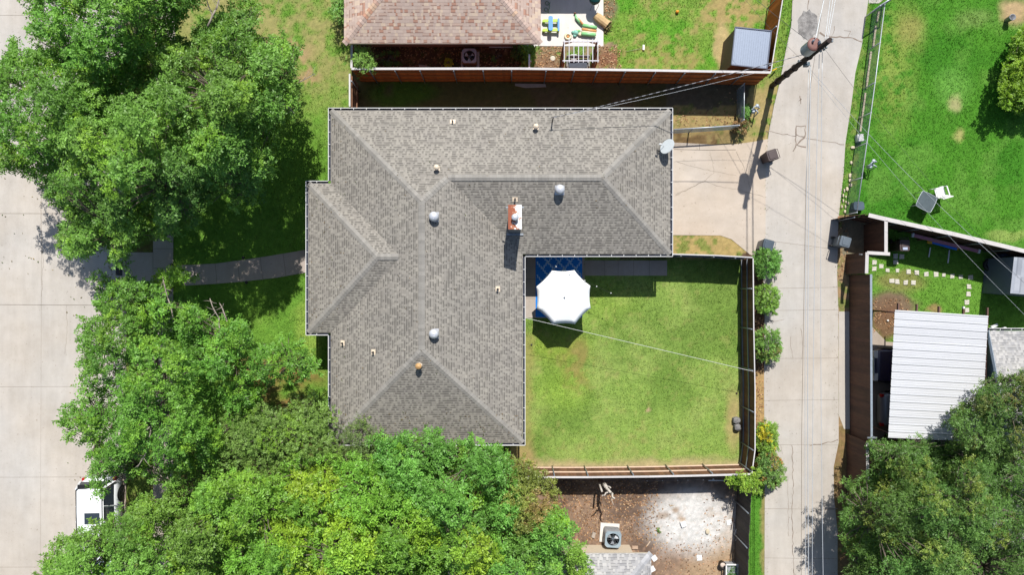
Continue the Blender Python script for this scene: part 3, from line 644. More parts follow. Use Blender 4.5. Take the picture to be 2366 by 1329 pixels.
window(nh, (-5.5, 12.53, 1.6), 1.2, 1.0, (1, 0, 0), (0, -1, 0)); window(nh, (-.9, 12.53, 1.6), 1.2, 1.0, (1, 0, 0), (0, -1, 0)); door(nh, (3.77, 17.6, 1.06), .9, 2.05, (0, 1, 0), (1, 0, 0), M_white)
M_cream = mat('cream_siding', sc(232, 216, 190), .7, var=.05)
shs = hip_house('house', 'pale grey shingled house with cream wall at the bottom edge', [(-4.0, 6.70, -24.0, -12.80)], 2.7, M_roof2, mat('pale_ridge', sc(190, 190, 192), .9), None, .6, M_cream)
window(shs, (1.5, -13.4, 1.6), 1.2, 1.0, (1, 0, 0), (0, 1, 0))
# eastern gabled house
eh = thing('house', 'grey shingled gable house beyond the white carport roof', 'house', (27, -7.4, 0))
ge = 2.6; gx0, gx1 = 23.02, 33; gy0, gy1 = -2.09, -12.6; gm = (gy0+gy1)/2; gz = ge+.28*(gy0-gm)
b = MB(); b.add([(gx0, gy0, ge), (gx0, gm, gz), (gx1, gm, gz), (gx1, gy0, ge)], [(0, 1, 2, 3)]); b.add([(gx0, gm, gz), (gx0, gy1, ge), (gx1, gy1, ge), (gx1, gm, gz)], [(0, 1, 2, 3)])
rf = b.build('roof', M_roof2, parent=eh, uv=True)
b = MB(); b.add([(gx0+.25, gy0-.5, 0), (gx0+.25, gy0-.5, ge-.05), (gx0+.25, gm, gz-.06), (gx0+.25, gy1+.5, ge-.05), (gx0+.25, gy1+.5, 0)], [(0, 1, 2, 3, 4)])
b.poly([(gx0+.26, gy1+.5), (gx1-.3, gy1+.5), (gx1-.3, gy0-.5), (gx0+.26, gy0-.5)], 0, ge-.12); b.build('wall', mat('blue_grey_siding', sc(150, 166, 184), .7), parent=eh)
b = MB(); b.bar((gx0, gy0, ge-.10), (gx0, gm, gz-.10), .04, .18); b.bar((gx0, gm, gz-.10), (gx0, gy1, ge-.10), .04, .18); b.build('fascia', mat('pale_blue_trim', sc(186, 200, 214), .5), parent=eh)
gutter([(gx1, gy0+.13), (gx0, gy0+.13)], ge, eh, closed=False, strap=.55)
# ---------------------------------------------------------------- board fences (points = top line in photo px)
def fence(label, pts, h, side, mboard, mrail=None, mpost=None, posts=None, gap=2.4, rails=(), cap=None, capw=.10, capm=None, postr=.03, square=False, group=None, name='board_fence', wob=.012, boardw=.14):
    g_ = [W(x, y, h) for x, y in pts]; mid = g_[len(g_)//2]; o = thing(name, label, 'fence', (mid.x, mid.y, 0), group)
    bd = MB(); rl = {k: MB() for k in rails}; cp = MB(); tot = 0
    for i in range(len(g_)-1):
        a = Vector((g_[i].x, g_[i].y, 0)); c = Vector((g_[i+1].x, g_[i+1].y, 0)); d = c-a; L = d.length; d.normalize(); nrm = Vector((-d.y, d.x, 0))*side
        n = max(1, round(L/boardw)); wd = L/n; M = Matrix.Rotation(math.atan2(d.y, d.x), 3, 'Z')
        for k in range(n):
            t = random.uniform(.78, 1.2); hh = h-.03+random.uniform(-wob, wob); 
            bd.box(a+d*(k+.5)*wd-nrm*(.012+random.uniform(0, .006))+Vector((0, 0, hh/2)), (wd+.002, .018, hh), M, (t, t*random.uniform(.94, 1.03), t*random.uniform(.88, 1.02)))
        for r in rails: rl[r].bar(a+Vector((0, 0, r))+nrm*.022, c+Vector((0, 0, r))+nrm*.022, .045, .085)
        if cap: 
            m_ = 3 if L > 5 else 1
            for k in range(m_): cp.bar(a+d*(L*k/m_)+Vector((0, 0, h)), a+d*(L*(k+1)/m_-.004)+Vector((0, 0, h)), capw, .03, (random.uniform(.93, 1.05),)*3)
    bd.build('board_panel', mboard, parent=o)
    for r in rails: rl[r].build('rail', mrail or M_rail, parent=o)
    if cap: cp.build('top_cap', capm or M_cap_w, parent=o)
    if posts is None:
        posts = []
        for i in range(len(g_)-1):
            L = (g_[i+1]-g_[i]).length; n = max(1, round(L/gap))
            for k in range(n+1 if i == len(g_)-2 else n): posts.append((i, k/n))
    for ps in posts:
        if isinstance(ps, tuple): i, t = ps
        else:
            i = 0; ax = 0 if abs(pts[-1][0]-pts[0][0]) > abs(pts[-1][1]-pts[0][1]) else 1
            while i < len(pts)-2 and not (min(pts[i][ax], pts[i+1][ax]) <= ps <= max(pts[i][ax], pts[i+1][ax])): i += 1
            t = (ps-pts[i][ax])/(pts[i+1][ax]-pts[i][ax])
        p = g_[i].lerp(g_[i+1], t); d = (g_[i+1]-g_[i]).normalized(); nrm = Vector((-d.y, d.x, 0))*side; q_ = Vector((p.x, p.y, 0))+nrm*.075; b = MB()
        if square: b.bar(q_, q_+Vector((0, 0, h-.02)), .09, .09, up=d)
        else: b.tube([q_, q_+Vector((0, 0, h-.03))], postr, 8)
        b.build('post', mpost or M_galv, parent=o)
    return o
M_silver = mat('weathered_cap', sc(226, 222, 220), .8, var=.06)
fence('long orange cedar fence with three rails and steel posts north of the grey roof', [(812, 158.5), (1200, 158), (1500, 162), (1781, 167)], 2.14, -1, M_cedar, mat('cedar_rail', sc(206, 126, 66, .6), .8, var=.15), M_galv,
      posts=[853, 912, 970, 1048, 1116, 1182, 1262, 1327, 1380, 1445, 1515, 1583, 1654, 1717], rails=(.45, 1.05, 1.65), cap=True, capw=.11, capm=M_silver)
fence('short orange cedar fence with white cap at the front corner of the pink roofed house', [(813, 103), (812, 157)], 1.95, 1, M_cedar, None, M_galv, posts=[130], rails=(.5, 1.5), cap=True, capw=.11, capm=M_silver)
fence('brown board gate fence between the orange cedar fence and the grey roof corner', [(808, 170), (808, 246)], 2.0, 1, M_cedard, None, M_galv, posts=[186], rails=(.5, 1.6), cap=True, capw=.08, capm=M_silver)
fence('orange brown board fence beside the alley behind the blue grey shed', [(1822, -60), (1808, 0), (1794, 85), (1781, 166)], 2.1, -1, M_cedar, None, M_galv, rails=(), posts=[-20, 60, 150], cap=True, capw=.05, capm=M_silver)
fence('dark board fence running from the grey roof to the first round shrub', [(1512, 587), (1559, 587.5), (1650, 590), (1739, 595)], 1.8, -1, M_cedard, M_galv, M_galv, posts=[1574, 1650, 1700], rails=(.5, 1.5), cap=True, capw=.055, capm=M_silver)
fence('dark stained board fence with steel rails between the back lawn and the alley', [(1740, 597), (1741.5, 760), (1744.5, 900), (1744.5, 1040), (1737, 1096)], 1.8, -1, M_cedard, M_galv, M_galv, posts=[667, 761, 857, 953, 1042, 1090], rails=(.12, .95), cap=True, capw=.05, capm=M_silver)
fence('brown board fence with pale rail closing the back lawn on the south', [(1205, 1103.5), (1360, 1103.5), (1500, 1102), (1600, 1100), (1737, 1096.5)], 1.9, 1, M_cedard, mat('pale_rail', sc(232, 204, 178, .7), .8, var=.08), M_galv, posts=[1281, 1359, 1464, 1557, 1647], rails=(.12, 1.0), cap=True, capw=.09, capm=M_silver)
fence('weathered black board fence along the grass strip beside the dirt yard', [(1736, 1129), (1731, 1240), (1728, 1340), (1725, 1500)], 2.1, -1, M_blackb, M_blackb, M_galv, posts=[1188, 1268], rails=(), cap=None, wob=.05)
fence('dark brown fence with broad pale cap between the bright lawn and the stepping stones', [(2007, 497), (2045, 506), (2200, 540), (2370, 581), (2520, 617)], 2.1, -1, M_darkb, M_darkb, M_galv, rails=(.4, 1.0, 1.7), cap=True, capw=.20, posts=[2075, 2130, 2202, 2275, 2340], boardw=.15)
fence('short dark fence panel without cap at the alley corner of the bright lawn', [(1961, 500), (2005, 495)], 1.9, -1, M_darkb, M_darkb, M_galv, rails=(1.6,), posts=[1975], boardw=.15)
fence('dark fence side with pale cap beside the brown bin in the stepping stone yard', [(2047, 510), (2047, 586)], 2.1, 1, M_darkb, M_darkb, M_galv, rails=(.5,), posts=[550], cap=True, capw=.16)
fence('short dark fence step with pale cap at the corner nearest the grey bin', [(2056, 587), (2003, 584)], 2.12, 1, M_darkb, M_darkb, M_galv, rails=(.5,), posts=[2030], cap=True, capw=.16)
fence('short dark fence with pale cap and a latch facing the alley', [(2003.5, 583), (2002, 632)], 2.1, 1, M_darkb, M_darkb, M_galv, rails=(.5,), posts=[610], cap=True, capw=.16)
b = MB(); p = W(1988, 588, 1.7); b.bar(p, p+Vector((.26, 0, .02)), .04, .03); p2 = W(1986, 588, 1.7); b.lathe(p2, [(.0, -.03), (.035, 0), (0, .03)], 10); b.build('gate_latch', M_galv, origin=p, label='small steel latch on the dark fence face beside the grey bin', cat='latch')
gate = fence('tall dark brown sliding gate of wide boards beside the alley with steel top rail', [(2012.5, 634), (2013, 800), (2014, 1035)], 2.15, 1, M_darkb, M_darkb, M_galv, rails=(.4,), posts=[640, 830, 1030], cap=True, capw=.10, capm=mat('steel_top_rail', sc(176, 188, 200), .4, .3), name='sliding_gate', boardw=.16)
gate['category'] = 'gate'
for y_ in (1012, 1037):
    b = MB(); b.bar(W(2004, y_, 2.2), W(2026, y_, 2.2), .07, .05); b.bar(W(2016, y_-3, 2.2), W(2026, y_, 2.18), .03, .03); b.build('gate_bracket', M_galv, parent=gate)
fence('weathered brown fence with pale cap south of the sliding gate', [(2004, 1023), (2005, 1106), (2003, 1200)], 2.1, 1, M_darkb, M_darkb, M_galv, rails=(.5,), posts=[1060, 1150], cap=True, capw=.13, boardw=.15)
fence('diagonal fence with pale timber cap half hidden by the oak beside the carport', [(2098, 1020), (2070, 1058), (2030, 1100)], 2.0, -1, M_darkb, M_darkb, M_galv, rails=(.5,), posts=[2060], cap=True, capw=.13, boardw=.15)
fence('short timber fence with pale cap along the south edge of the white carport', [(2265, 1026), (2180, 1024), (2100, 1020)], 2.0, -1, M_darkb, M_darkb, M_galv, rails=(.5,), posts=[2160], cap=True, capw=.13, boardw=.15)
fence('narrow white picket panel beside the ivy at the pink roofed house', [(1223, 125), (1223, 158)], 1.6, 1, M_white, M_white, M_white, rails=(.4,), posts=[140], cap=True, capw=.08, capm=M_white)

# ---------------------------------------------------------------- chain-link fences
M_wire = mat('fence_wire', sc(150, 165, 170, .7), .5, .3)
def chainlink(label, pts, h, posts, railr=.024):
    g_ = [W(x, y, h) for x, y in pts]; o = thing('chain_link_fence', label, 'fence', (g_[0].x, g_[0].y, 0)); b = MB(); sp = .085; r = .0042
    for i in range(len(g_)-1):
        a = Vector((g_[i].x, g_[i].y, 0)); c = Vector((g_[i+1].x, g_[i+1].y, 0)); d = (c-a); L = d.length; d.normalize(); n = int((L+h)/sp)
        for k in range(n):
            for sgn in (1, -1):
                s0 = k*sp-h; z0, z1 = .03, h-.02
                x0, x1 = s0, s0+h
                if x0 < 0: z0 = .03+(0-x0)*(z1-.03)/h; x0 = 0
                if x1 > L: z1 = z1-(x1-L)*(z1-.03)/h; x1 = L
                if x1-x0 < .03: continue
                if sgn < 0: za, zb = h-z0, h-z1
                else: za, zb = z0, z1
                p0 = a+d*x0+Vector((0, 0, za)); p1 = a+d*x1+Vector((0, 0, zb)); nn = Vector((-d.y, d.x, 0)); u = (p1-p0).normalized().cross(nn)
                V = [p0+u*r, p0-u*r, p1-u*r, p1+u*r, p0+nn*r, p0-nn*r, p1-nn*r, p1+nn*r]; b.add(V, [(0, 1, 2, 3), (4, 5, 6, 7)])
    b.build('wire_mesh', M_wire, parent=o); b = MB(); b.tube(g_, railr, 8); b.build('top_rail', M_galvp, parent=o)
    for (i, t) in posts:
        p = g_[i].lerp(g_[i+1], t); b = MB(); b.tube([(p.x, p.y, 0), (p.x, p.y, h+.03)], .03, 8); b.build('post', M_galvp, parent=o)
chainlink('long chain link fence with pale pipe rail along the bright lawn and alley', [(2045, 6), (2022, 190), (2003, 330), (1980, 491)], 1.25, [(0, 0), (0, .5), (1, 0), (1, .5), (2, 0), (2, .5), (2, 1)])
chainlink('short chain link fence running north to south at the end of the shaded side yard', [(1720, 193), (1719, 276)], 1.2, [(0, 0), (0, 1)])
chainlink('low chain link fence with white rail from the grey roof to the dry vine', [(1557, 299), (1640, 294), (1708, 289)], 1.0, [(0, .55), (1, 1)], .035)
chainlink('chain link gate at the top right corner of the alley verge', [(2034, 12), (2075, -14)], 1.5, [(0, 0), (0, 1)], .035)

# ---------------------------------------------------------------- small sheds and carport
M_shed = mat('blue_grey_sheet_metal', sc(152, 164, 184), .5, .2, var=.04)
sh = thing('shed', 'small flat roofed blue grey metal shed in the fenced north yard corner', 'shed', W(1722, 118))
c4 = [W(*p, 1.95) for p in ((1698, 63), (1781, 72), (1771, 159), (1689, 150))]; b = MB()
for i in range(4):
    a, c = c4[i], c4[(i+1) % 4]; ctr = sum((Vector(q_) for q_ in c4), Vector())/4; a2 = a.lerp(ctr, .03); c2 = c.lerp(ctr, .03); b.add([(a2.x, a2.y, 0), (c2.x, c2.y, 0), (c2.x, c2.y, 1.93), (a2.x, a2.y, 1.93)], [(0, 1, 2, 3)])
    for k in range(14):
        t = (k+.5)/14; q_ = a2.lerp(c2, t); o_ = Vector((a2.y-c2.y, c2.x-a2.x, 0)).normalized()*-.008; b.box((q_.x+o_.x, q_.y+o_.y, .96), (.02, .02, 1.9))
b.build('wall', mat('brown_grey_sheet', sc(128, 118, 112, .5), .7, var=.12), parent=sh)
b = MB(); b.add(c4+[(p.x, p.y, 1.99) for p in c4], [(0, 1, 2, 3), (4, 5, 6, 7), (0, 1, 5, 4), (1, 2, 6, 5), (2, 3, 7, 6), (3, 0, 4, 7)])
for k in range(1, 16):
    t = k/16; a = c4[0].lerp(c4[1], t); c = c4[3].lerp(c4[2], t); b.bar((a.x, a.y, 1.995), (c.x, c.y, 1.995), .018, .02)
rf = b.build('roof', M_shed, parent=sh); b = MB()
for i in range(4): b.bar(c4[i]+Vector((0, 0, .05)), c4[(i+1) % 4]+Vector((0, 0, .05)), .05, .06)
b.build('roof_edge', mat('dark_shed_trim', sc(92, 100, 122), .5), parent=rf)

M_shed2 = mat('slate_blue_wall', sc(112, 120, 134), .7, var=.05)
s2 = thing('shed', 'grey gabled garden shed with shingled roof at the right edge of the yard', 'shed', W(2370, 645))
x0, x1 = W(2286, 0).x+0, 0
A0 = W(2290, 678, .0); zE, zR = 1.9, 2.3
def q3(px, py, z): p = W(px, py, z); return (p.x, p.y, z)
pa, pb = q3(2343, 594, 2.05), q3(2334, 678, 2.05)                 # west eave line
wn, ws = q3(2343, 594, 2.05), q3(2334, 678, 2.05)
rn = (wn[0]+1.35, wn[1]-.12, 2.45); rs = (ws[0]+1.35, ws[1]-.12, 2.45); en = (wn[0]+2.7, wn[1]-.24, 2.05); es = (ws[0]+2.7, ws[1]-.24, 2.05)
b = MB(); b.add([wn, ws, rs, rn], [(0, 1, 2, 3)]); b.add([rn, rs, es, en], [(0, 1, 2, 3)]); b.build('roof', shingle_mat('slate_shingles', None, sc(140, 146, 156), [(0, sc(176, 182, 192)), (1, sc(192, 196, 204))], row=.22, wid=1.2, band=.5), parent=s2, uv=True)
b = MB(); i_ = .08
def dn_(p, z=0): return (p[0], p[1], z)
for a, c in ((wn, ws), (ws, es), (es, en), (en, wn)): b.add([dn_(a), dn_(c), (c[0], c[1], c[2]-.02), (a[0], a[1], a[2]-.02)], [(0, 1, 2, 3)])
for a, m_, c in ((wn, rn, en), (ws, rs, es)): b.add([(a[0], a[1], 2.03), (m_[0], m_[1], 2.43), (c[0], c[1], 2.03)], [(0, 1, 2)])
b.build('wall', M_shed2, parent=s2)

cpo = thing('carport', 'large white ribbed metal carport roof over two parked cars', 'carport', W(2170, 870))
zc = 2.55; q = [W(*p, zc) for p in ((2067.5, 716.5), (2283, 730), (2267, 1022), (2052, 1012))]; b = MB(); NR = 17
M_cpr = mat('white_ribbed_metal', sc(230, 231, 234, .66), .35, .15, var=.05, scale=1.2, var2=.05, stretch=(.3, 6, 1))
for k in range(NR):
    t0, t1 = k/NR, (k+1)/NR; rows = []
    for t, dz in ((t0, .0), (t0+.10/NR, .035), (t0+.16/NR, .035), (t0+.26/NR, .004), (t0+.5/NR, .004), (t0+.54/NR, .012), (t0+.58/NR, .004), (t0+.75/NR, .004), (t0+.79/NR, .012), (t0+.83/NR, .004), (t1, 0)):
        rows.append((q[0].lerp(q[3], t)+Vector((0, 0, dz)), q[1].lerp(q[2], t)+Vector((0, 0, dz))))
    V = [p for r in rows for p in r]; b.add(V, [(2*i, 2*i+2, 2*i+3, 2*i+1) for i in range(len(rows)-1)], (random.uniform(.95, 1.03),)*3)
cr = b.build('roof', M_cpr, parent=cpo); b = MB()
for k in range(1, NR): b.bar(q[0].lerp(q[3], k/NR)+Vector((.02, -.02, .012)), q[1].lerp(q[2], k/NR)+Vector((-.02, -.02, .012)), .018, .012)
b.build('roof_seam', mat('dark_seam', sc(120, 128, 138), .6), parent=cr)
M_beam = mat('brown_painted_beam', sc(120, 88, 78), .7, var=.1)
for (px, py) in ((2075, 701), (2118, 703), (2169, 708), (2226, 709), (2281, 711)):
    b = MB(); a = W(px, py, zc-.12); b.bar(a, (a.x-.15, a.y-6.1, zc-.12), .06, .12); b.build('beam', M_beam, parent=cpo)
for (px, py) in ((2075, 722), (2170, 726), (2276, 736), (2060, 1004), (2160, 1010), (2258, 1014)):
    b = MB(); a = W(px, py, zc-.2); b.tube([(a.x, a.y, 0), (a.x, a.y, zc-.19)], .045, 8); b.build('post', M_beam, parent=cpo)
b = MB(); p = W(2226, 711, zc+.02); b.box(p, (.08, .1, .12)); b.build('junction_box', M_white, parent=cpo)

# ---------------------------------------------------------------- utility pole, wires
PB = W(1785, 197); PT = Vector((571*S, 445*S, 8.0)); pole = thing('utility_pole', 'dark leaning timber utility pole with grey transformer beside the alley', 'utility pole', PB)
def on(t): return PB.lerp(PT, t)
M_creo = mat('creosote_timber', sc(62, 46, 40, .5), .8, var=.25, scale=3, var2=.2, bump=.4)
b = MB(); b.tube([on(0)-Vector((0, 0, .1)), on(.5), on(1)], [.145, .13, .11], 14); b.build('shaft', M_creo, parent=pole)
TC = W(1881, 102, 6.95); b = MB(); zt = 6.15; tcx, tcy = TC.x, TC.y
b.lathe((tcx, tcy, zt), [(.0, 0), (.25, .01), (.27, .04), (.27, .78), (.28, .80)], 26); tr = b.build('transformer', mat('transformer_grey', sc(176, 190, 202), .4, .1), parent=pole)
b = MB(); b.lathe((tcx, tcy, zt+.80), [(.29, 0), (.285, .03), (.16, .045), (0, .05)], 26); b.build('lid', mat('red_brown_lid', sc(146, 102, 94), .6, var=.08), parent=tr)
for dx, dy in ((.24, .10), (.27, .0), (-.12, .16)):
    b = MB(); b.lathe((tcx+dx*.7, tcy+dy*.7, zt+.82), [(.03, 0), (.045, .03), (.03, .06), (.045, .09), (.03, .12), (.04, .15), (0, .18)], 10); b.build('bushing', mat('porcelain', sc(190, 204, 222), .25), parent=tr)
b = MB(); b.bar(on(.80), (tcx, tcy, zt+.35), .08, .10); b.bar(on(.86), (tcx, tcy, zt+.6), .06, .06); b.build('bracket', M_black, parent=pole)
for k, (dx, dy, t) in enumerate(((.10, -.04, .995), (.12, .05, .99), (.05, -.16, .90), (.12, -.10, .91), (-.02, -.18, .88), (-.16, .05, .58), (.10, -.14, .62))):
    p = on(t); b = MB(); b.tube([p, p+Vector((dx, dy, .02))], .012, 6); b.lathe(p+Vector((dx, dy, -.05)), [(.02, 0), (.045, .03), (.03, .06), (.045, .09), (.02, .12)], 10); b.build('insulator', M_galv, parent=pole)
b = MB(); b.box(on(.60)+Vector((.14, -.16, 0)), (.20, .16, .28)); b.build('equipment_box', mat('teal_grey_box', sc(82, 104, 116), .5), parent=pole)
for t in (.12, .3, .45, .7): b = MB(); b.lathe(on(t), [(.19-.04*t, -.02), (.192-.04*t, .02)], 12); b.build('band', M_creo, parent=pole)
b = MB(); b.box(on(.10)+Vector((.05, .16, .1)), (.08, .06, .12)); b.build('tag_plate', M_white, parent=pole)
M_cable = mat('aluminium_cable', sc(196, 200, 204, .8), .4, .2, var=.05); M_cabled = mat('dark_cable', (.05, .05, .053), .6)
def wire(label, a, c, sag, r, m_, n=26, twist=False, group=None):
    a, c = Vector(a), Vector(c); pts = [a.lerp(c, t/n)-Vector((0, 0, sag*4*(t/n)*(1-t/n))) for t in range(n+1)]; b = MB()
    if twist:
        L = (c-a).length; n2 = int(L/.16)
        for k in range(n2):
            f = lambda t: a.lerp(c, t)-Vector((0, 0, sag*4*t*(1-t)))
            cc = (5.5, 5.5, 5.6) if k % 2 else (1, 1, 1); b.tube([f(k/n2), f((k+1)/n2)], r, 6, cc, caps=False)
    else: b.tube(pts, r, 6)
    mid = pts[n//2]; return b.build('overhead_cable', m_, origin=mid, label=label, cat='cable', group=group)
mid_ = M_cabled
wire('thick pale overhead cable running north from the transformer lid', W(1884, 90, 7.2), W(1912, -40, 6.9), 0, .018, M_cable)
for k, (x0, y0, x1, y1, z, lb) in enumerate(((1906, 92, 1923, -40, 7.7, 'thin pale cable leaving the pole top northwards nearest the thick cable'), (1910, 92, 1930, -40, 7.8, 'thin pale cable leaving the pole top northwards in the middle of three'), (1913, 92, 1937, -40, 7.85, 'thin pale cable leaving the pole top northwards farthest to the right'))): wire(lb, W(x0, y0, z), W(x1, y1, z-.2), 0, .012, M_cable)
for (x0, y0, x1, y1, z, r, m_, lb) in ((1868, 160, 1862, 1400, 5.6, .012, M_cable, 'pale cable hanging over the middle of the alley, leftmost of the southern run'), (1873, 150, 1869, 1400, 5.7, .016, M_cable, 'thicker pale cable over the alley second from the left of the southern run'),
        (1893, 125, 1877, 1400, 7.0, .012, M_cable, 'pale cable over the alley third from the left of the southern run'), (1900, 120, 1903, 1400, 7.2, .012, M_cable, 'pale cable nearest the right kerb of the alley')): wire(lb, W(x0, y0, z), W(x1, y1, z-.3), .2, r, m_)
wire('black and white twisted service cable from the pole to the roof mast', on(.80), MAST, .25, .015, M_cabled, twist=True)
wire('thin grey telephone cable from the pole to the grey roof', on(.62), MAST+Vector((.03, .1, -.3)), .55, .006, M_cable)
wire('dark overhead cable from the pole over the shed corner to the north west', on(.85), W(1715, -30, 5.2), .1, .009, M_cabled)
wire('thin dark cable from the pole crossing the orange fence northwards', on(.60), W(1700, -30, 4.2), .2, .006, M_cabled)
wire('dark cable from the pole top crossing the bright lawn to the east', on(.90), W(2372, 660, 4.0), .5, .006, M_cabled)
wire('pale service cable from the pole passing over the stepping stone yard', on(.6), W(2352, 642, 3.0), .5, .008, M_cable)
wire('lower thin cable from the pole passing over the slate shed', on(.58), W(2440, 800, 3.0), .6, .006, M_cable)
wire('white cord stretched from the roof gutter over the back lawn to the fence', W(1214, 735, 2.68), W(1741, 859, 1.8), .03, .008, M_white)

# ---------------------------------------------------------------- parasol, rug, string lights
uc = Vector((119/1.054*S, -22.7/1.054*S, 0)); um = thing('parasol', 'large white octagonal parasol open over the blue patterned rug', 'parasol', uc)
R_ = 1.44; zr, za = 1.86, 2.42; b = MB(); up_v = []; NSEG = 8; NS = 8
V = [(uc.x, uc.y, za)]; rows = 6
for r in range(1, rows+1):
    for i in range(NSEG):
        a0, a1 = math.radians(22.5+45*i+.8), math.radians(22.5+45*(i+1)+.8)
        for k in range(NS):
            t = k/NS; f = r/rows; x = (1-t)*math.cos(a0)+t*math.cos(a1); y = (1-t)*math.sin(a0)+t*math.sin(a1); s_ = 1-.035*4*t*(1-t)*f
            dip = .05*4*t*(1-t)*f; V.append((uc.x+R_*f*x*s_, uc.y+R_*f*y*s_, za-(za-zr)*(f**1.12)-dip*.6))
N_ = NSEG*NS; F = [(0, 1+k, 1+(k+1) % N_) for k in range(N_)]
for r in range(rows-1):
    for k in range(N_): F.append((1+r*N_+k, 1+(r+1)*N_+k, 1+(r+1)*N_+(k+1) % N_, 1+r*N_+(k+1) % N_))
b.add(V, F, smooth=True); can = b.build('canopy', mat('white_canvas', (.86, .88, .88), .8, var=.01, var2=.01), parent=um)
sm = can.modifiers.new('thick', 'SOLIDIFY'); sm.thickness = .006
for i in range(8):
    a0 = math.radians(22.5+45*i+.8); b = MB(); b.bar((uc.x, uc.y, za-.03), (uc.x+R_*.99*math.cos(a0), uc.y+R_*.99*math.sin(a0), zr-.012), .018, .012); b.build('rib', M_steel, parent=um)
b = MB(); b.tube([(uc.x, uc.y, .05), (uc.x, uc.y, za+.02)], .02, 10); b.build('pole', M_steel, parent=um)
b = MB(); b.lathe((uc.x, uc.y, za+.01), [(.05, -.02), (.05, .0), (.03, .02), (.03, .05), (0, .07)], 14); b.build('finial', M_steel, parent=um)
b = MB(); b.lathe((uc.x, uc.y, .04), [(.27, 0), (.27, .04), (.06, .08), (.04, .3), (0, .3)], 20); b.build('base', M_black, parent=um)
rug = thing('outdoor_rug', 'blue outdoor rug with pale quatrefoil lattice under the white parasol', 'rug', W(1291, 664))
rx0, rx1, ry0, ry1 = W(1237.5, 0).x, W(1345, 0).x, W(0, 733).y, W(0, 590).y
b = MB(); b.poly([(rx0, ry0), (rx1, ry0), (rx1, ry1), (rx0, ry1)], .031, .038); b.build('weave', mat('blue_weave', sc(20, 116, 200, 1.0), .85, var=.08, var2=.08), parent=rug)
b = MB(); cw, chh = .575, .68
def inr(x, y): return rx0+.03 < x < rx1-.03 and ry0+.03 < y < ry1-.03
def rib_line(pts, w_):
    for i in range(len(pts)-1):
        (x0, y0), (x1, y1) = pts[i], pts[i+1]
        if not (inr(x0, y0) and inr(x1, y1)): continue
        d = math.hypot(x1-x0, y1-y0); nx_, ny_ = -(y1-y0)/d*w_/2, (x1-x0)/d*w_/2
        b.add([(x0+nx_, y0+ny_, .0415), (x0-nx_, y0-ny_, .0415), (x1-nx_, y1-ny_, .0415), (x1+nx_, y1+ny_, .0415)], [(0, 1, 2, 3)])
ctx = (rx0+rx1)/2
for i in range(-3, 5):
    for j in range(-5, 6):
        if (i+j) % 2: continue
        X0, Y0 = ctx+i*cw/2, ry1-.36+j*chh/2
        for sx in (1, -1):
            for sy in (1,):
                pts = []
                for k in range(25):
                    t = k/24; bx = X0+sx*cw/2*t; by = Y0+sy*chh/2*(1)*(t) ; wv = .045*math.sin(2*math.pi*3*t)*(1 if sx*sy > 0 else 1)
                    nxn, nyn = -sy*chh/2, sx*cw/2; L = math.hypot(nxn, nyn); pts.append((bx+nxn/L*wv, by+nyn/L*wv))
                rib_line(pts, .045)
b.build('lattice_pattern', mat('pale_blue_weave', sc(170, 205, 235, 1.0), .85), parent=rug)
b = MB()
a_, c_ = W(1262, 605, 2.5), W(1425, 684, 1.9); f = lambda t: a_.lerp(c_, t)-Vector((0, 0, .25*4*t*(1-t))); b.tube([f(k/16) for k in range(17)], .006, 5); sl2 = b.build('string_lights', M_black, origin=(a_+c_)/2, label='string of small white bulbs hanging above the rug and shaded lawn', cat='string lights')
for t in (.14, .34, .55, .72, .92):
    p = f(t); bb = MB(); bb.lathe(p-Vector((0, 0, .07)), [(0, 0), (.035, .02), (.035, .05), (.012, .075), (0, .08)], 10); bb.build('bulb', M_white, parent=sl2)
# clips on house wall: coiled bracket on the gutter
# ---------------------------------------------------------------- wheelie bins
def bin_obj(label, px, py, rot, mc, labelplate=False, wd=.56, ln=.58, group=None):
    p = W(px, py, 0); o = thing('wheelie_bin', label, 'bin', (0, 0, 0), group)
    b = MB(); b.rbox((0, 0, .06), (wd*.80, ln*.78, .94), .05, top=(1.18, 1.18)); b.build('body', mc, parent=o)
    b = MB(); b.rbox((0, 0, 1.0), (wd, ln, .07), .07, top=(.9, .9)); b.rbox((0, 0.02, 1.068), (wd*.7, ln*.62, .025), .06, top=(.92, .92)); ld = b.build('lid', mc, parent=o)
    b = MB(); b.tube([(-wd*.42, -ln*.52, .95), (-wd*.42, -ln*.62, .99), (wd*.42, -ln*.62, .99), (wd*.42, -ln*.52, .95)], .016, 8); b.build('handle', mc, parent=o)
    for sx in (-1, 1): b = MB(); b.lathe((sx*wd*.40, -ln*.42, .13), [(0, -.03), (.13, -.03), (.13, .03), (0, .03)], 18, M=Matrix.Rotation(math.pi/2, 3, 'Y')); b.build('wheel', M_black, parent=o)
    if labelplate:
        b = MB(); b.box((0, .16, 1.0975), (.24, .13, .004)); s_ = b.build('sticker', mat('sticker_white', sc(200, 212, 236), .4), parent=ld)
    o.location = p; o.rotation_euler = (0, 0, math.radians(rot)); return o
M_binb = mat('dark_brown_plastic', sc(92, 78, 76, .6), .5, var=.05, spec=.4); M_bing = mat('dark_grey_blue_plastic', sc(84, 98, 110, .6), .4, var=.06, spec=.5); M_bing2 = mat('slate_plastic', sc(112, 124, 134, .6), .4, var=.06)
bin_obj('dark brown wheelie bin standing alone where the driveway meets the alley', 1767, 367, 108, M_binb)
bin_obj('dark blue grey wheelie bin half hidden behind the first round shrub', 1758, 569, 75, M_bing)
bin_obj('slate grey wheelie bin on the right side of the alley', 1931, 562, 254, M_bing2)
bin_obj('brown wheelie bin with white sticker inside the stepping stone yard', 2064, 570, 180, M_binb, True, .54, .62)
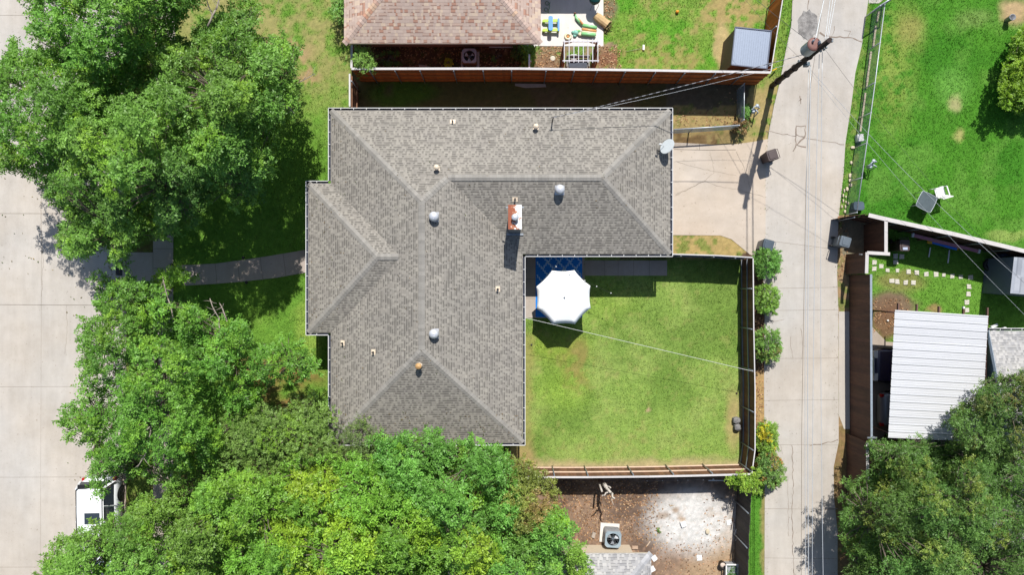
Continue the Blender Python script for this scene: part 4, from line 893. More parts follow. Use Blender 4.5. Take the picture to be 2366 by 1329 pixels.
# ---------------------------------------------------------------- outdoor AC units
def ac_unit(label, cx_, cy_, z, rot, wd, h, mtop, mside, pad, blades, bm):
    o = thing('ac_unit', label, 'air conditioner', (0, 0, 0))
    b = MB(); b.box((pad[0], pad[1], .05), (pad[2], pad[3], .08)); b.build('pad', M_patio, parent=o)
    b = MB(); b.rbox((0, 0, .10), (wd, wd, h-.14), .09); b.f.pop(1); b.c.pop(1); b.sm.pop(1)
    for sx, sy, ax in ((0, 1, 0), (0, -1, 0), (1, 0, 1), (-1, 0, 1)):
        for k in range(11):
            t = (k-5)*wd*.075; q_ = (t, sy*wd*.503, h/2) if ax == 0 else (sx*wd*.503, t, h/2); b.box(q_, (.02, .02, h-.2))
    b.build('coil_cabinet', mside, parent=o)
    b = MB(); n = 28; r_o = wd/2+.01; r_i = wd*.40; V = []; rr = .10
    for k in range(n*4):
        a = 2*math.pi*k/(n*4); cx, cy = math.cos(a), math.sin(a); m_ = max(abs(cx), abs(cy)); x, y = cx/m_*r_o, cy/m_*r_o
        dd = math.hypot(x, y); mx = r_o*1.22
        if dd > mx: x, y = x/dd*mx, y/dd*mx
        V.append((x, y, h-.03)); V.append((x*.985, y*.985, h)); V.append((cx*r_i, cy*r_i, h)); V.append((cx*r_i, cy*r_i, h-.09))
    N4 = n*4
    for k in range(N4):
        k2 = (k+1) % N4
        for j in range(3): b.f.append((4*k+j, 4*k2+j, 4*k2+j+1, 4*k+j+1)); b.c.append((1, 1, 1)); b.sm.append(False)
    b.v.extend(V); b.build('top_panel', mtop, parent=o)
    b = MB(); b.lathe((0, 0, h-.30), [(0, 0), (r_i, 0)], 24); b.build('shroud', M_black, parent=o)
    b = MB()
    for k in range(blades):
        a = 2*math.pi*k/blades+.5; b.add([(math.cos(a+s_)*rr_, math.sin(a+s_)*rr_, h-.14+zz) for s_, rr_, zz in ((-.15, .07, .03), (.25, .07, -.03), (.42, r_i*.9, -.035), (-.38, r_i*.92, .04))], [(0, 1, 2, 3)])
    b.build('fan_blade', bm, parent=o); b = MB(); b.lathe((0, 0, h-.18), [(.08, 0), (.08, .06), (0, .075)], 18); b.build('motor_hub', mtop if blades == 4 else M_bing, parent=o)
    b = MB()
    for rr_ in (.25, .5, .75): b.tube([(math.cos(t)*r_i*rr_, math.sin(t)*r_i*rr_, h+.004) for t in [2*math.pi*k/24 for k in range(25)]], .003, 4, caps=False)
    for k in range(8): a = 2*math.pi*k/8; b.bar((0, 0, h+.003), (math.cos(a)*r_i*1.02, math.sin(a)*r_i*1.02, h+.003), .005, .005)
    b.build('guard_wire', M_galv, parent=o)
    o.location = W(cx_, cy_, z); o.rotation_euler = (0, 0, math.radians(rot)); return o
ac_unit('tan ribbed air conditioner with light top in the dark strip behind the cedar fence', 1086.5, 141, 0, 0, .72, .86, mat('light_grey_panel', sc(196, 200, 214), .5), mat('tan_cabinet', sc(176, 146, 122), .6), (0, -.02, .95, .95), 3, M_white)
ac_unit('blue grey air conditioner on a pale pad in the dirt yard', 1411, 1234, 0, -4, .80, .88, mat('blue_grey_panel', sc(164, 182, 192), .4), mat('silver_cabinet', sc(196, 202, 206), .4, .2), (-.08, .06, .98, .98), 3, M_steel)
# ---------------------------------------------------------------- cars
def car(label, px, py, rot, L, Wd, Hh, paint, suv=False):
    o = thing('parked_car', label, 'car', (0, 0, 0)); hw = Wd/2
    st = [(-L/2, .80, .40, .62), (-L/2+.06, .90, .30, .80), (-L/2+.25, .97, .24, .98 if suv else .92), (-L*.30, 1, .22, 1.02 if suv else .92), (0, 1, .22, 1.0 if suv else .92), (L*.16, 1, .22, .98 if suv else .88), (L*.30, .99, .22, .96 if suv else .80), (L/2-.35, .95, .24, .88 if suv else .72), (L/2-.08, .86, .30, .74 if suv else .62), (L/2, .72, .38, .60 if suv else .52)]
    b = MB(); n = 0; ring = []
    for y, s_, z0, z1 in st:
        w_ = hw*s_; m = (z0+z1)/2
        ring.append([(-w_*.9, y, z0), (-w_, y, z0+.12), (-w_, y, m+.06), (-w_*.95, y, z1-.05), (-w_*.82, y, z1), (0, y, z1+.03), (w_*.82, y, z1), (w_*.95, y, z1-.05), (w_, y, m+.06), (w_, y, z0+.12), (w_*.9, y, z0)])
    V = [p for r in ring for p in r]; K = 11
    b.add(V, [(i*K+j, i*K+j+1, (i+1)*K+j+1, (i+1)*K+j) for i in range(len(ring)-1) for j in range(K-1)]+[(i*K+K-1, i*K, (i+1)*K, (i+1)*K+K-1) for i in range(len(ring)-1)], smooth=True)
    b.add(ring[0], [tuple(range(K))]); b.add(ring[-1], [tuple(range(K))[::-1]])
    body = b.build('body', paint, parent=o)
    belt = .98 if suv else .90; wb, wt = hw*.93, hw*.72; yb0, yt0, yt1, yb1 = (-L*.47, -L*.43, L*.08, L*.24) if suv else (-L*.40, -L*.26, L*.06, L*.22)
    zt = Hh-.05; G = [(-wb, yb0, belt), (wb, yb0, belt), (wb, yb1, belt), (-wb, yb1, belt), (-wt, yt0, zt), (wt, yt0, zt), (wt, yt1, zt), (-wt, yt1, zt)]
    b = MB(); b.add(G, [(0, 1, 5, 4), (1, 2, 6, 5), (2, 3, 7, 6), (3, 0, 4, 7), (4, 5, 6, 7)]); b.build('window_glass', M_glass, parent=o)
    b = MB(); NR_ = []
    for (y, sx, z) in ((yt0-.06, .78, zt-.01), (yt0+.12, 1, zt+.03), ((yt0+yt1)/2, 1.02, zt+.055), (yt1-.15, 1, zt+.035), (yt1+.05, .90, zt-.005)):
        NR_.append([(-wt*sx-.02, y, z-.05), (-wt*sx*.9, y, z), (0, y, z+.02), (wt*sx*.9, y, z), (wt*sx+.02, y, z-.05)])
    b.add([p for r in NR_ for p in r], [(i*5+j, i*5+j+1, i*5+j+6, i*5+j+5) for i in range(4) for j in range(4)], smooth=True); rf = b.build('roof_panel', paint, parent=o)
    for sx in (-1, 1):
        for A_, B_, w1, w2 in (((sx*wb, yb0, belt), (sx*wt*1.01, yt0, zt), .10, .06), ((sx*wb, yb1, belt), (sx*wt*1.01, yt1, zt), .08, .05))+tuple(((sx*wb*1.005, yb0+(yb1-yb0)*f, belt), (sx*wt*1.02, yt0+(yt1-yt0)*f, zt), .09, .03) for f in (.38, .70)):
            b = MB(); b.bar(A_, B_, w1, w2); b.build('pillar', paint, parent=o)
    if suv:
        for sx in (-1, 1): b = MB(); b.bar((sx*wt*.97, yt0+.05, zt+.045), (sx*wt*.97, yt1-.2, zt+.045), .035, .03); b.build('roof_rail', M_black, parent=o)
        b = MB(); b.box((0, yt0-.10, zt+.005), (wt*1.75, .22, .03)); b.build('spoiler', M_black, parent=o)
        b = MB(); b.box((-.15, yt1-.9, zt+.072), (.75, .55, .012)); b.build('sunroof', M_glass, parent=o)
        b = MB(); b.box((0, -L/2-.01, .55), (Wd*.84, .10, .22)); b.build('rear_bumper', M_steel, parent=o)
    for sx in (-1, 1):
        for yy in (-L*.30, L*.31):
            b = MB(); M_ = Matrix.Rotation(math.pi/2, 3, 'Y'); b.lathe((sx*(hw-.10), yy, .35), [(.0, -.12), (.33, -.12), (.36, -.08), (.36, .08), (.33, .125), (.24, .125)], 26, M=M_ if sx > 0 else Matrix.Rotation(-math.pi/2, 3, 'Y')); w_ = b.build('wheel', M_black, parent=o)
            b = MB(); b.lathe((sx*(hw-.10), yy, .35), [(.24, .10), (.20, .09), (.05, .10), (0, .10)], 20, M=M_ if sx > 0 else Matrix.Rotation(-math.pi/2, 3, 'Y'))
            for k in range(5): a = 2*math.pi*k/5; b.bar((sx*(hw+.012), yy, .35), (sx*(hw+.02), yy+.22*math.cos(a), .35+.22*math.sin(a)), .05, .012)
            b.build('rim', mat('dark_alloy', sc(90, 88, 86), .35, .5), parent=w_)
            b = MB(); b.lathe((sx*(hw-.02), yy, .36), [(.0, 0), (.42, .0), (.42, .028)], 26, M=M_ if sx > 0 else Matrix.Rotation(-math.pi/2, 3, 'Y')); b.build('wheel_arch', M_black, parent=o)
        b = MB(); b.box((sx*hw*.66, L/2-.10, .62 if not suv else .70), (.38, .22, .14)); b.build('headlight', M_white, parent=o)
        b = MB(); b.box((sx*hw*.86, -L/2+.07, .72), (.14, .14, .20)); b.build('tail_light', mat('red_lens', (.35, .01, .01), .3), parent=o)
        b = MB(); b.rbox((sx*(hw+.09), L*.17, .92), (.20, .12, .12), .03); b.build('wing_mirror', paint, parent=o)
    b = MB(); b.box((0, L/2-.02, .60), (hw*.95, .08, .24)); gr = b.build('grille', mat('blue_chrome', sc(120, 140, 180, .6), .2, .6), parent=o); b = MB()
    for zz in (-.14, .14): b.box((0, L/2+.02, .60+zz), (hw*1.05, .05, .03))
    for xx in (-1, 1): b.box((xx*hw*.52, L/2+.02, .60), (.03, .05, .31))
    b.build('grille_surround', M_galvp, parent=gr)
    o.location = W(px, py, 0); 
    if suv: o.location.z = -.13
    o.rotation_euler = (0, 0, math.radians(rot)); return o
def paint(name, c, coat=.6): return mat(name, c, .35, 0, var=.01, var2=.01, coat=coat, spec=.5)
car('white sport utility car parked at the kerb under the street trees', 248, 1200, 181, 4.65, 1.84, 1.66, paint('white_car_paint', (.74, .76, .78)), True)
car('dark purple car with chrome grille under the white carport', 2103, 842, 90, 4.5, 1.75, 1.5, paint('purple_car_paint', (.018, .010, .045)))
car('silver sedan with red tail light under the white carport', 2117, 942, 270, 4.5, 1.72, 1.42, paint('silver_car_paint', sc(150, 154, 160)))

# ---------------------------------------------------------------- garden objects
def at(o, px, py, rot=0, z=0): o.location = W(px, py, 0)+Vector((0, 0, z)); o.rotation_euler = (0, 0, math.radians(rot)); return o
# glass top table and chair
o = thing('patio_table', 'square dark glass garden table on the bright lawn', 'table', (0, 0, 0)); b = MB(); r = []
for k in range(4):
    a0 = math.radians(45+90*k); a1 = math.radians(135+90*k)
    for t in range(6):
        f = t/6; x = math.cos(a0)*(1-f)+math.cos(a1)*f; y = math.sin(a0)*(1-f)+math.sin(a1)*f; bl = 1+.18*f*(1-f)*1.6; r.append((x*bl*.58, y*bl*.58))
b.poly(r, .70, .712); b.build('table_top', mat('smoked_glass', sc(110, 122, 124, .5), .15, spec=.8), parent=o)
b = MB(); b.tube([(x, y, .706) for x, y in r]+[(r[0][0], r[0][1], .706)], .016, 6); b.build('rim', M_galvp, parent=o)
for k in range(4): a = math.radians(45+90*k); b = MB(); b.tube([(.52*math.cos(a), .52*math.sin(a), .70), (.56*math.cos(a), .56*math.sin(a), 0)], .016, 6); b.build('leg', M_steel, parent=o)
at(o, 2122, 470, 64)
def chair(label, mt):
    o = thing('garden_chair', label, 'chair', (0, 0, 0)); b = MB(); b.rbox((0, 0, .40), (.50, .48, .04), .05); b.build('seat', mt, parent=o)
    b = MB(); n = 7
    for k in range(n): x = (k-(n-1)/2)*.07; b.bar((x, -.22, .43), (x*1.1, -.36, .92-.0*abs(x)), .055, .02)
    b.bar((-.27, -.37, .93), (.27, -.37, .93), .05, .05); b.build('backrest', mt, parent=o)
    for s_ in (-1, 1):
        b = MB(); b.bar((s_*.29, -.30, .66), (s_*.29, .20, .64), .05, .03); b.bar((s_*.28, .20, .64), (s_*.27, .22, .40), .04, .04); b.build('armrest', mt, parent=o)
        for yy in (-.22, .22): b = MB(); b.tube([(s_*.23, yy, .40), (s_*.27, yy*1.15, 0)], [.025, .018], 8); b.build('leg', mt, parent=o)
    return o
at(chair('white plastic garden chair beside the square glass table', M_white), 2160, 446, 16)
# gas meters
def meter(label):
    o = thing('gas_meter', label, 'meter', (0, 0, 0)); mb = mat('meter_grey', sc(206, 216, 228), .45, .1)
    b = MB(); b.rbox((0, 0, .40), (.22, .18, .28), .05); b.lathe((0, -.10, .55), [(0, 0), (.08, 0), (.08, .03)], 14, M=Matrix.Rotation(math.pi/2, 3, 'X')); b.build('meter_body', mb, parent=o)
    b = MB(); b.tube([(-.09, 0, .66), (-.09, 0, .80), (-.05, .12, .84), (.12, .18, .84), (.26, .10, .80), (.28, .06, 0)], .03, 8); b.build('inlet_pipe', mb, parent=o)
    b = MB(); b.tube([(.09, 0, .66), (.09, 0, .76), (.20, -.14, .76), (.22, -.22, .0)], .028, 8); b.build('outlet_pipe', mb, parent=o)
    b = MB(); b.lathe((.12, .18, .84), [(0, -.03), (.09, -.02), (.10, .01), (.05, .05), (0, .06)], 14); b.build('regulator', mb, parent=o); return o
at(meter('pale grey gas meter with bent pipes on the dry verge west of the alley'), 1731, 262, 0); at(meter('pale gas meter with curved pipes on the bright lawn beside the chain link'), 1997, 388, 20)
# table for children, toys, bag, grill
MG = mat('lime_plastic', sc(190, 232, 50, .66), .4); MBl = mat('sky_blue_plastic', sc(48, 150, 226, .66), .4)
o = thing('toy_picnic_table', 'blue and lime plastic toy picnic table on the neighbour patio', 'toy table', (0, 0, 0)); b = MB(); b.rbox((0, 0, .48), (.22, .76, .05), .09); b.build('table_top', MBl, parent=o)
b = MB(); b.rbox((.42, 0, .30), (.10, .66, .05), .04); b.build('bench', MBl, parent=o); 
for yy in (-.24, .24): b = MB(); b.bar((-.36, yy, .22), (.42, yy, .26), .14, .08); b.bar((0, yy, .22), (0, yy, .48), .14, .10); b.bar((-.34, yy, .0), (-.34, yy, .22), .14, .10); b.bar((.40, yy, .0), (.40, yy, .26), .12, .08); b.build('frame', MG, parent=o)
at(o, 1271, 62, 0)
o = thing('inflatable_float', 'striped green and orange inflatable pool float lying on the neighbour patio', 'pool float', (0, 0, 0))
cols_ = [mat('float_green', sc(150, 220, 150, .66), .35), mat('float_orange', sc(236, 170, 110, .66), .35), mat('float_cream', sc(242, 236, 200, .66), .35), mat('float_mint', sc(150, 214, 196, .66), .35)]
for (dy, ci, r_) in ((-.24, 0, .10), (-.12, 2, .07), (0, 1, .08), (.10, 2, .06), (.20, 0, .10)):
    b = MB(); b.tube([(-.42, dy, r_), (-.38, dy, r_+.02), (.30, dy*.85, r_+.02), (.36, dy*.8, r_)], [.02, r_, r_, .02], 10); b.build('tube', cols_[ci], parent=o)
at(o, 1362, 72, -8, .035)
o = thing('deflated_toy', 'crumpled mint and cream inflatable toy left of the striped float', 'toy', (0, 0, 0))
for k, (x, y, r_, ci) in enumerate(((0, 0, .17, 3), (.16, .10, .11, 0), (-.14, .04, .10, 3), (.22, -.08, .12, 2), (-.05, -.14, .10, 3), (.10, .16, .08, 2))):
    b = MB(); b.lathe((x, y, 0), [(r_*(.8+.2*math.sin(i*2.1+k)), z) for i, z in enumerate((0, r_*.3, r_*.7))]+[(r_*.3, r_*1.0), (0, r_*1.05)], 9); b.build('lobe', cols_[ci], parent=o)
at(o, 1330, 77, 0, .03)
o = thing('deflated_toy', 'round pale orange and cream toy ring nearest the garden arbor', 'toy', (0, 0, 0)); b = MB(); b.tube([(.14*math.cos(t), .14*math.sin(t), .05) for t in [2*math.pi*k/16 for k in range(17)]], .06, 8); b.build('ring', cols_[2], parent=o)
b = MB(); b.lathe((0, 0, 0), [(.08, 0), (.07, .05), (0, .06)], 10); b.build('centre', cols_[1], parent=o); at(o, 1312, 85, 0, .03)
o = thing('long_toy', 'long green toy with orange segments pointing up the neighbour patio', 'toy', (0, 0, 0)); b = MB(); b.tube([(0, 0, .08), (-.16, .22, .10), (-.30, .36, .10), (-.34, .55, .10)], [.06, .09, .07, .02], 8); b.build('body', cols_[0], parent=o)
for k in range(5): b = MB(); b.lathe((.02-.06*k*.8, .04+.07*k*.8, .14), [(0, -.05), (.06, -.02), (.06, .02), (0, .05)], 8); b.build('segment', cols_[1], parent=o)
b = MB(); b.lathe((-.36, .60, .08), [(0, -.06), (.07, 0), (0, .06)], 8); b.build('head', mat('toy_brown', sc(150, 110, 90), .6), parent=o); at(o, 1344, 59, 0, .03)
o = thing('paper_bag', 'tan paper yard waste bag lying at the patio corner spilling leaves', 'bag', (0, 0, 0)); b = MB(); n = 10; V = []
for i, (x, s_) in enumerate(((-.42, .75), (-.25, .95), (0, 1.05), (.22, .95), (.40, 1.08))):
    for k in range(n): a = 2*math.pi*k/n; rr_ = .20*s_*(1+random.uniform(-.1, .1)); V.append((x, math.cos(a)*rr_*1.15, .19+math.sin(a)*rr_*.85))
b.add(V, [(i*n+k, i*n+(k+1) % n, (i+1)*n+(k+1) % n, (i+1)*n+k) for i in range(4) for k in range(n)]+[tuple(range(n))[::-1]]); b.build('paper', mat('kraft_paper', sc(218, 186, 136, .62), .8, var=.12, scale=7, bump=.3), parent=o)
b = MB()
for k in range(60): p = Vector((random.gauss(.46, .10), random.gauss(0, .13), random.uniform(.02, .25))); b.box(p, (.09, .05, .01), Matrix.Rotation(random.uniform(0, 6), 3, 'X') @ Matrix.Rotation(random.uniform(0, 6), 3, 'Z'), (random.uniform(.6, 1.6),)*3)
b.build('leaf_litter', mat('dry_leaves', sc(150, 138, 90, .5), .9), parent=o); at(o, 1389, 50, -38, .02)
o = thing('charcoal_grill', 'dark green round kettle grill on the neighbour patio', 'grill', (0, 0, 0)); b = MB(); b.lathe((0, 0, .55), [(.10, 0), (.26, .10), (.29, .22)], 24); b.build('bowl', mat('dark_green_enamel', sc(30, 84, 78, .6), .25), parent=o)
b = MB(); b.lathe((0, 0, .77), [(.295, 0), (.27, .10), (.17, .19), (.05, .23), (0, .235)], 24); ld = b.build('lid', mat('dark_green_enamel', sc(30, 84, 78, .6), .25), parent=o); b = MB(); b.bar((-.07, 0, 1.03), (.07, 0, 1.03), .03, .03); b.build('handle', M_black, parent=ld)
for k in range(3): a = 2.1*k; b = MB(); b.tube([(.12*math.cos(a), .12*math.sin(a), .6), (.30*math.cos(a), .30*math.sin(a), 0)], .014, 6); b.build('leg', M_galv, parent=o)
at(o, 1370, 12, 0, .03)
b = MB(); pts = []
for k in range(60): t = k/59; pts.append((.12*math.cos(12*t)+.1*t, .17*math.sin(12*t)+(.9*t-.5)*.7, .05)) 
b.tube(pts, .014, 6); p0 = W(1262, 14); b.v = [(x+p0.x, y+p0.y, z) for x, y, z in b.v]; b.build('garden_hose', mat('green_hose', sc(120, 160, 120), .5), origin=p0, label='thin green garden hose coiled in the shade on the neighbour patio', cat='hose')
# arbor with bench
ar = thing('garden_arbor', 'small brown lattice arbor with pale slatted top behind the cedar fence', 'arbor', W(1334, 128)); zt = 2.25; Y0, Y1 = 94.5, 141
M_arb = mat('brown_lattice', sc(140, 104, 84), .8, var=.2); M_slat = mat('pale_slats', sc(222, 220, 226), .6, var=.05)
for yy in (Y0+1, Y1-1): b = MB(); b.bar(W(1300, yy, zt), W(1384, yy, zt), .05, .05); b.build('crossbeam', M_slat, parent=ar)
for xx in (1303.8, 1315, 1326, 1336.7, 1347.7, 1358.4, 1369.4, 1381.4): b = MB(); b.bar(W(xx, Y0-5, zt+.05), W(xx, Y1+3, zt+.05), .035, .04); b.build('slat', M_slat, parent=ar)
for xx in (1304, 1380):
    a, c = W(xx, Y0+1, zt-.03), W(xx, Y1-1, zt-.03); b = MB()
    for p in (a, c, a.lerp(c, .5)): b.bar((p.x, p.y, 0), (p.x, p.y, zt-.03), .07, .07)
    for zz in (.15, 1.0, 1.9): b.bar((a.x, a.y, zz), (c.x, c.y, zz), .05, .05)
    for k in range(14):
        for sg in (1, -1):
            z0 = .15+(k-3)*.17; p0 = a.lerp(c, 0); p1 = c; zA_, zB_ = (z0, z0+1.0) if sg > 0 else (z0+1.0, z0)
            if min(zA_, zB_) < .1 or max(zA_, zB_) > 2.1: continue
            b.bar((a.x, a.y, zA_), (c.x, c.y, zB_), .03, .012, up=(1, 0, 0))
    b.build('side_panel', M_arb, parent=ar)
b = MB()
a1, a2 = W(1304, Y0+2, zt-.1), W(1380, Y0+2, zt-.1); b.bar(a1+Vector((0, 0, -.25)), a1.lerp(a2, .22), .06, .06); b.bar(a2+Vector((0, 0, -.25)), a2.lerp(a1, .22), .06, .06); b.build('brace', M_arb, parent=ar)
o = thing('garden_bench', 'grey slatted bench with dark cushion inside the lattice arbor', 'bench', (0, 0, 0)); b = MB()
for k in range(6): b.box((0, -.20+k*.08, .42), (1.15, .06, .03))
b.build('seat', mat('grey_bench', sc(150, 150, 150), .7), parent=o); b = MB(); b.rbox((0, -.07, .44), (.95, .36, .07), .08); b.build('cushion', mat('slate_cushion', sc(84, 92, 106), .8), parent=o)
b = MB()
for k in range(4): b.box((0, .27, .5+k*.1), (1.15, .03, .07))
b.build('backrest', mat('grey_bench', sc(150, 150, 150), .7), parent=o)
for sx in (-1, 1):
    b = MB(); b.bar((sx*.56, .26, 0), (sx*.56, .26, .85), .05, .05); b.bar((sx*.56, -.2, 0), (sx*.56, -.2, .62), .05, .05); b.bar((sx*.56, .26, .62), (sx*.56, -.2, .62), .06, .03); b.build('bench_side', mat('grey_bench', sc(150, 150, 150), .7), parent=o)
at(o, 1333, 152, 0)
o = thing('basket', 'small white open crate resting on the bench in the arbor', 'crate', (0, 0, 0)); b = MB()
for (x, y, w_, l_) in ((0, .11, .28, .03), (0, -.11, .28, .03), (.14, 0, .03, .22), (-.14, 0, .03, .22)): b.box((x, y, .10), (w_, l_, .2))
b.build('rim', M_white, parent=o); b = MB(); b.box((0, 0, .04), (.25, .19, .02)); b.build('contents', mat('yellow_filling', sc(190, 190, 120), .8), parent=o); at(o, 1323, 141, 0, .5)
def disc(name, label, px, py, r, h, m_, cat, z=0): 
    p = W(px, py, z); b = MB(); b.lathe(p, [(r*.9, 0), (r, h*.4), (r*.97, h*.9), (r*.6, h), (0, h*1.02)], 18); return b.build(name, m_, origin=p, label=label, cat=cat)
disc('round_lid', 'round off white lid lying on the dirt left of the arbor', 1277, 135, .14, .05, mat('offwhite', sc(226, 220, 200), .7), 'disc')  # an off-white lid lying on the dirt, not a piece of paving
p = W(1564, 28, 0); b = MB(); b.lathe(p+Vector((0, 0, .09)), [(.001, -.09), (.05, -.075), (.08, -.04), (.09, 0), (.08, .04), (.05, .075), (.001, .09)], 14); b.build('ball', mat('orange_rubber', sc(240, 160, 50, .7), .5), origin=p, label='small orange ball on the fenced north lawn', cat='ball')
o = thing('garden_tool', 'long handled tool with small pale head lying on the north lawn', 'garden tool', W(1465, 115)); b = MB(); b.tube([W(1445, 119, .05), W(1484, 111, .06)], .012, 6); b.build('handle', mat('grey_handle', sc(150, 160, 130), .6), parent=o); b = MB(); b.box(W(1487, 109, .07), (.10, .26, .05)); b.build('head', M_white, parent=o)
b = MB(); a, c = W(1784, 163, .3), W(1794, 158, .1); b.bar(a, c, .06, .05); b.build('marker_stake', mat('yellow_plastic', sc(226, 190, 50), .5), origin=a, label='short yellow marker stake leaning by the fence corner near the pole', cat='stake')
b = MB(); b.tube([W(841, 105, .6), W(864, 142, .05)], .02, 6); b.build('garden_stake', mat('grey_stick', sc(150, 130, 124), .8), origin=W(841, 105), label='thin leaning stick in the dark strip by the pink roofed house', cat='stick')
b = MB(); b.poly(P2([(967, 149), (980, 150), (1000, 156), (970, 157)]), .0, .04); b.build('stone_slab', M_walk, origin=W(980, 153), label='broken concrete slab beside the cedar fence in the dark strip', cat='slab')
for px, py, lb in ((405, 612.5, 'small black path light at the sidewalk end, upper side of the path'), (404, 663, 'small black path light at the sidewalk end, lower side of the path'), (569, 596.5, 'small black path light halfway along the upper side of the path'), (576, 653, 'small black path light halfway along the lower side of the path')):
    o = thing('path_light', lb, 'garden light', W(px, py), 'path lights'); b = MB(); b.tube([W(px, py), W(px, py)+Vector((0, 0, .38))], .012, 6); b.build('stake', M_black, parent=o); b = MB(); b.lathe(W(px, py)+Vector((0, 0, .38)), [(.04, 0), (.085, .02), (.05, .06), (0, .07)], 12); b.build('lamp_head', M_black, parent=o)
# rocks, stump, stones
def rock(name, label, px, py, sx, sy, sz, mt, cat='stone', rot=0, seed=0, n=10, group=None):
    r = random.Random(seed+int(px)); p = W(px, py); b = MB(); V = []
    for i, (f, z) in enumerate(((.92, 0), (1, .45), (.9, .85), (.45, 1.0))):
        for k in range(n): a = 2*math.pi*k/n; q_ = (abs(math.cos(a))**3+abs(math.sin(a))**3)**(-1/3); rr_ = f*q_*(.93+.12*r.random()); x, y = math.cos(a)*rr_*sx, math.sin(a)*rr_*sy; c, s_ = math.cos(rot), math.sin(rot); V.append((p.x+x*c-y*s_, p.y+x*s_+y*c, sz*z*(.95+.1*r.random())))
    b.add(V, [(i*n+k, i*n+(k+1) % n, (i+1)*n+(k+1) % n, (i+1)*n+k) for i in range(3) for k in range(n)]+[tuple(range(3*n, 4*n))], smooth=False)
    return b.build(name, mt, origin=p, label=label, cat=cat, group=group)
M_rock = mat('grey_rock', sc(150, 148, 146, .55), .9, var=.3, scale=8, var2=.2, bump=.6); M_lime = mat('pale_limestone', sc(226, 212, 184), .9, var=.12, scale=9)
rock('boulder', 'upper grey boulder beside the east fence of the back lawn', 1699, 970, .21, .17, .32, M_rock); rock('boulder', 'lower round grey boulder beside the east fence of the back lawn', 1701, 986, .19, .18, .36, M_rock)
rock('garden_edging', 'small dark clod of soil at the east side of the back lawn', 1702, 909, .05, .05, .06, mat('dark_soil', sc(80, 66, 50), .9), 'clod')
rock('sprinkler_head', 'small dark sprinkler head on the back lawn near the roof edge', 1228, 797, .05, .05, .05, M_black, 'sprinkler')
EST = [(1969, 341, .11, .08), (1965.5, 376, .06, .09), (1963, 406, .08, .12), (1963.5, 417, .09, .10), (1964, 428, .09, .10), (1956, 437, .07, .11), (1949.5, 441, .035, .10), (1947, 452, .035, .10), (1953, 455, .04, .07), (1947, 464, .035, .09), (1953, 467, .035, .07), (1958, 470, .06, .08), (1952, 478, .04, .09), (1944, 478, .04, .09), (1951, 489, .06, .09), (2011, 122, .06, .07), (1985, 272, .05, .07)]
EST.sort(key=lambda t: t[1])
ORD = 'first second third fourth fifth sixth seventh eighth ninth tenth eleventh twelfth thirteenth fourteenth fifteenth sixteenth seventeenth'.split()
for i_, (px, py, sx, sy) in enumerate(EST): rock('edging_stone', ORD[i_]+' pale edging stone from the top along the long chain link fence', px, py, sx, sy, .10, M_lime, 'stone', 0, 5, 8, 'edging stones by the chain link fence')
b = MB(); p = W(1985.5, 319, .15); b.box(p, (.30, .36, .3), Matrix.Rotation(.1, 3, 'Z')); b.build('meter_box', M_white, origin=p, label='white utility box at the foot of the long chain link fence', cat='utility box')
for pl, lb in (([(2029, 27), (2025, 50)], 'upper'), ([(2022, 60), (2016, 108)], 'second'), ([(2010, 125), (2000, 205)], 'third'), ([(1998, 215), (1986, 305)], 'lowest')):
    b = MB(); a, c = W(*pl[0]), W(*pl[1]); n = 6
    for k in range(n): b.bar(a.lerp(c, k/n)+Vector((0, 0, .05+random.uniform(-.012, .012))), a.lerp(c, (k+.94)/n)+Vector((0, 0, .05)), .10*random.uniform(.7, 1.05), .10, (random.uniform(.85, 1.05),)*3)
    b.build('garden_kerb', M_lime, origin=a, label=lb+' pale concrete edging strip under the long chain link fence', cat='edging')
STP = [(537, 400), (537, 445), (586, 427), (633, 457), (705, 460), (787, 467), (847, 475), (918, 487), (986, 487), (1044, 492), (1106, 500), (1168, 507), (1240, 510), (1228, 577), (1224, 631), (1214, 692), (1214, 750), (665, 535), (703, 541), (766, 548), (822, 548), (693, 355), (735, 358), (693, 398)]
M_step = mat('stepping_stone', sc(226, 220, 206), .9, var=.08, scale=8)
STL = ['upper of the two stepping stones at the dark fence', 'lower of the two stepping stones at the dark fence', 'first stepping stone from the left in the long upper row', 'second stepping stone from the left in the long upper row', 'third stepping stone from the left in the long upper row', 'fourth stepping stone from the left in the long upper row', 'fifth stepping stone from the left in the long upper row', 'sixth stepping stone from the left in the long upper row', 'seventh stepping stone from the left in the long upper row', 'eighth stepping stone from the left in the long upper row', 'ninth stepping stone from the left in the long upper row', 'tenth stepping stone from the left in the long upper row', 'eleventh stepping stone from the left in the long upper row', 'first stepping stone from the top in the column beside the slate shed', 'second stepping stone from the top in the column beside the slate shed', 'third stepping stone from the top in the column beside the slate shed', 'fourth stepping stone from the top in the column beside the slate shed', 'first stepping stone from the left in the short lower row', 'second stepping stone from the left in the short lower row', 'third stepping stone from the left in the short lower row', 'fourth stepping stone from the left in the short lower row', 'left stepping stone nearest the brown bin', 'right stepping stone nearest the brown bin', 'lowest stepping stone of the three near the brown bin']
for i, (zx, zy) in enumerate(STP):
    px, py = 1850+zx/3.165, 480+zy/3.165; r = random.Random(i*3+1); b = MB(); sz = 5.2 if i not in (3, 4, 9, 11) else 4.2
    b.poly(P2([(px+sx*sz*r.uniform(.8, 1.15), py+sy*sz*r.uniform(.8, 1.15)) for sx, sy in ((-1, -1), (1, -1), (1, 1), (-1, 1))]), -.02, .035); b.build('stepping_stone', M_step, origin=W(px, py), label=STL[i], cat='stepping stone', group='stepping stones')
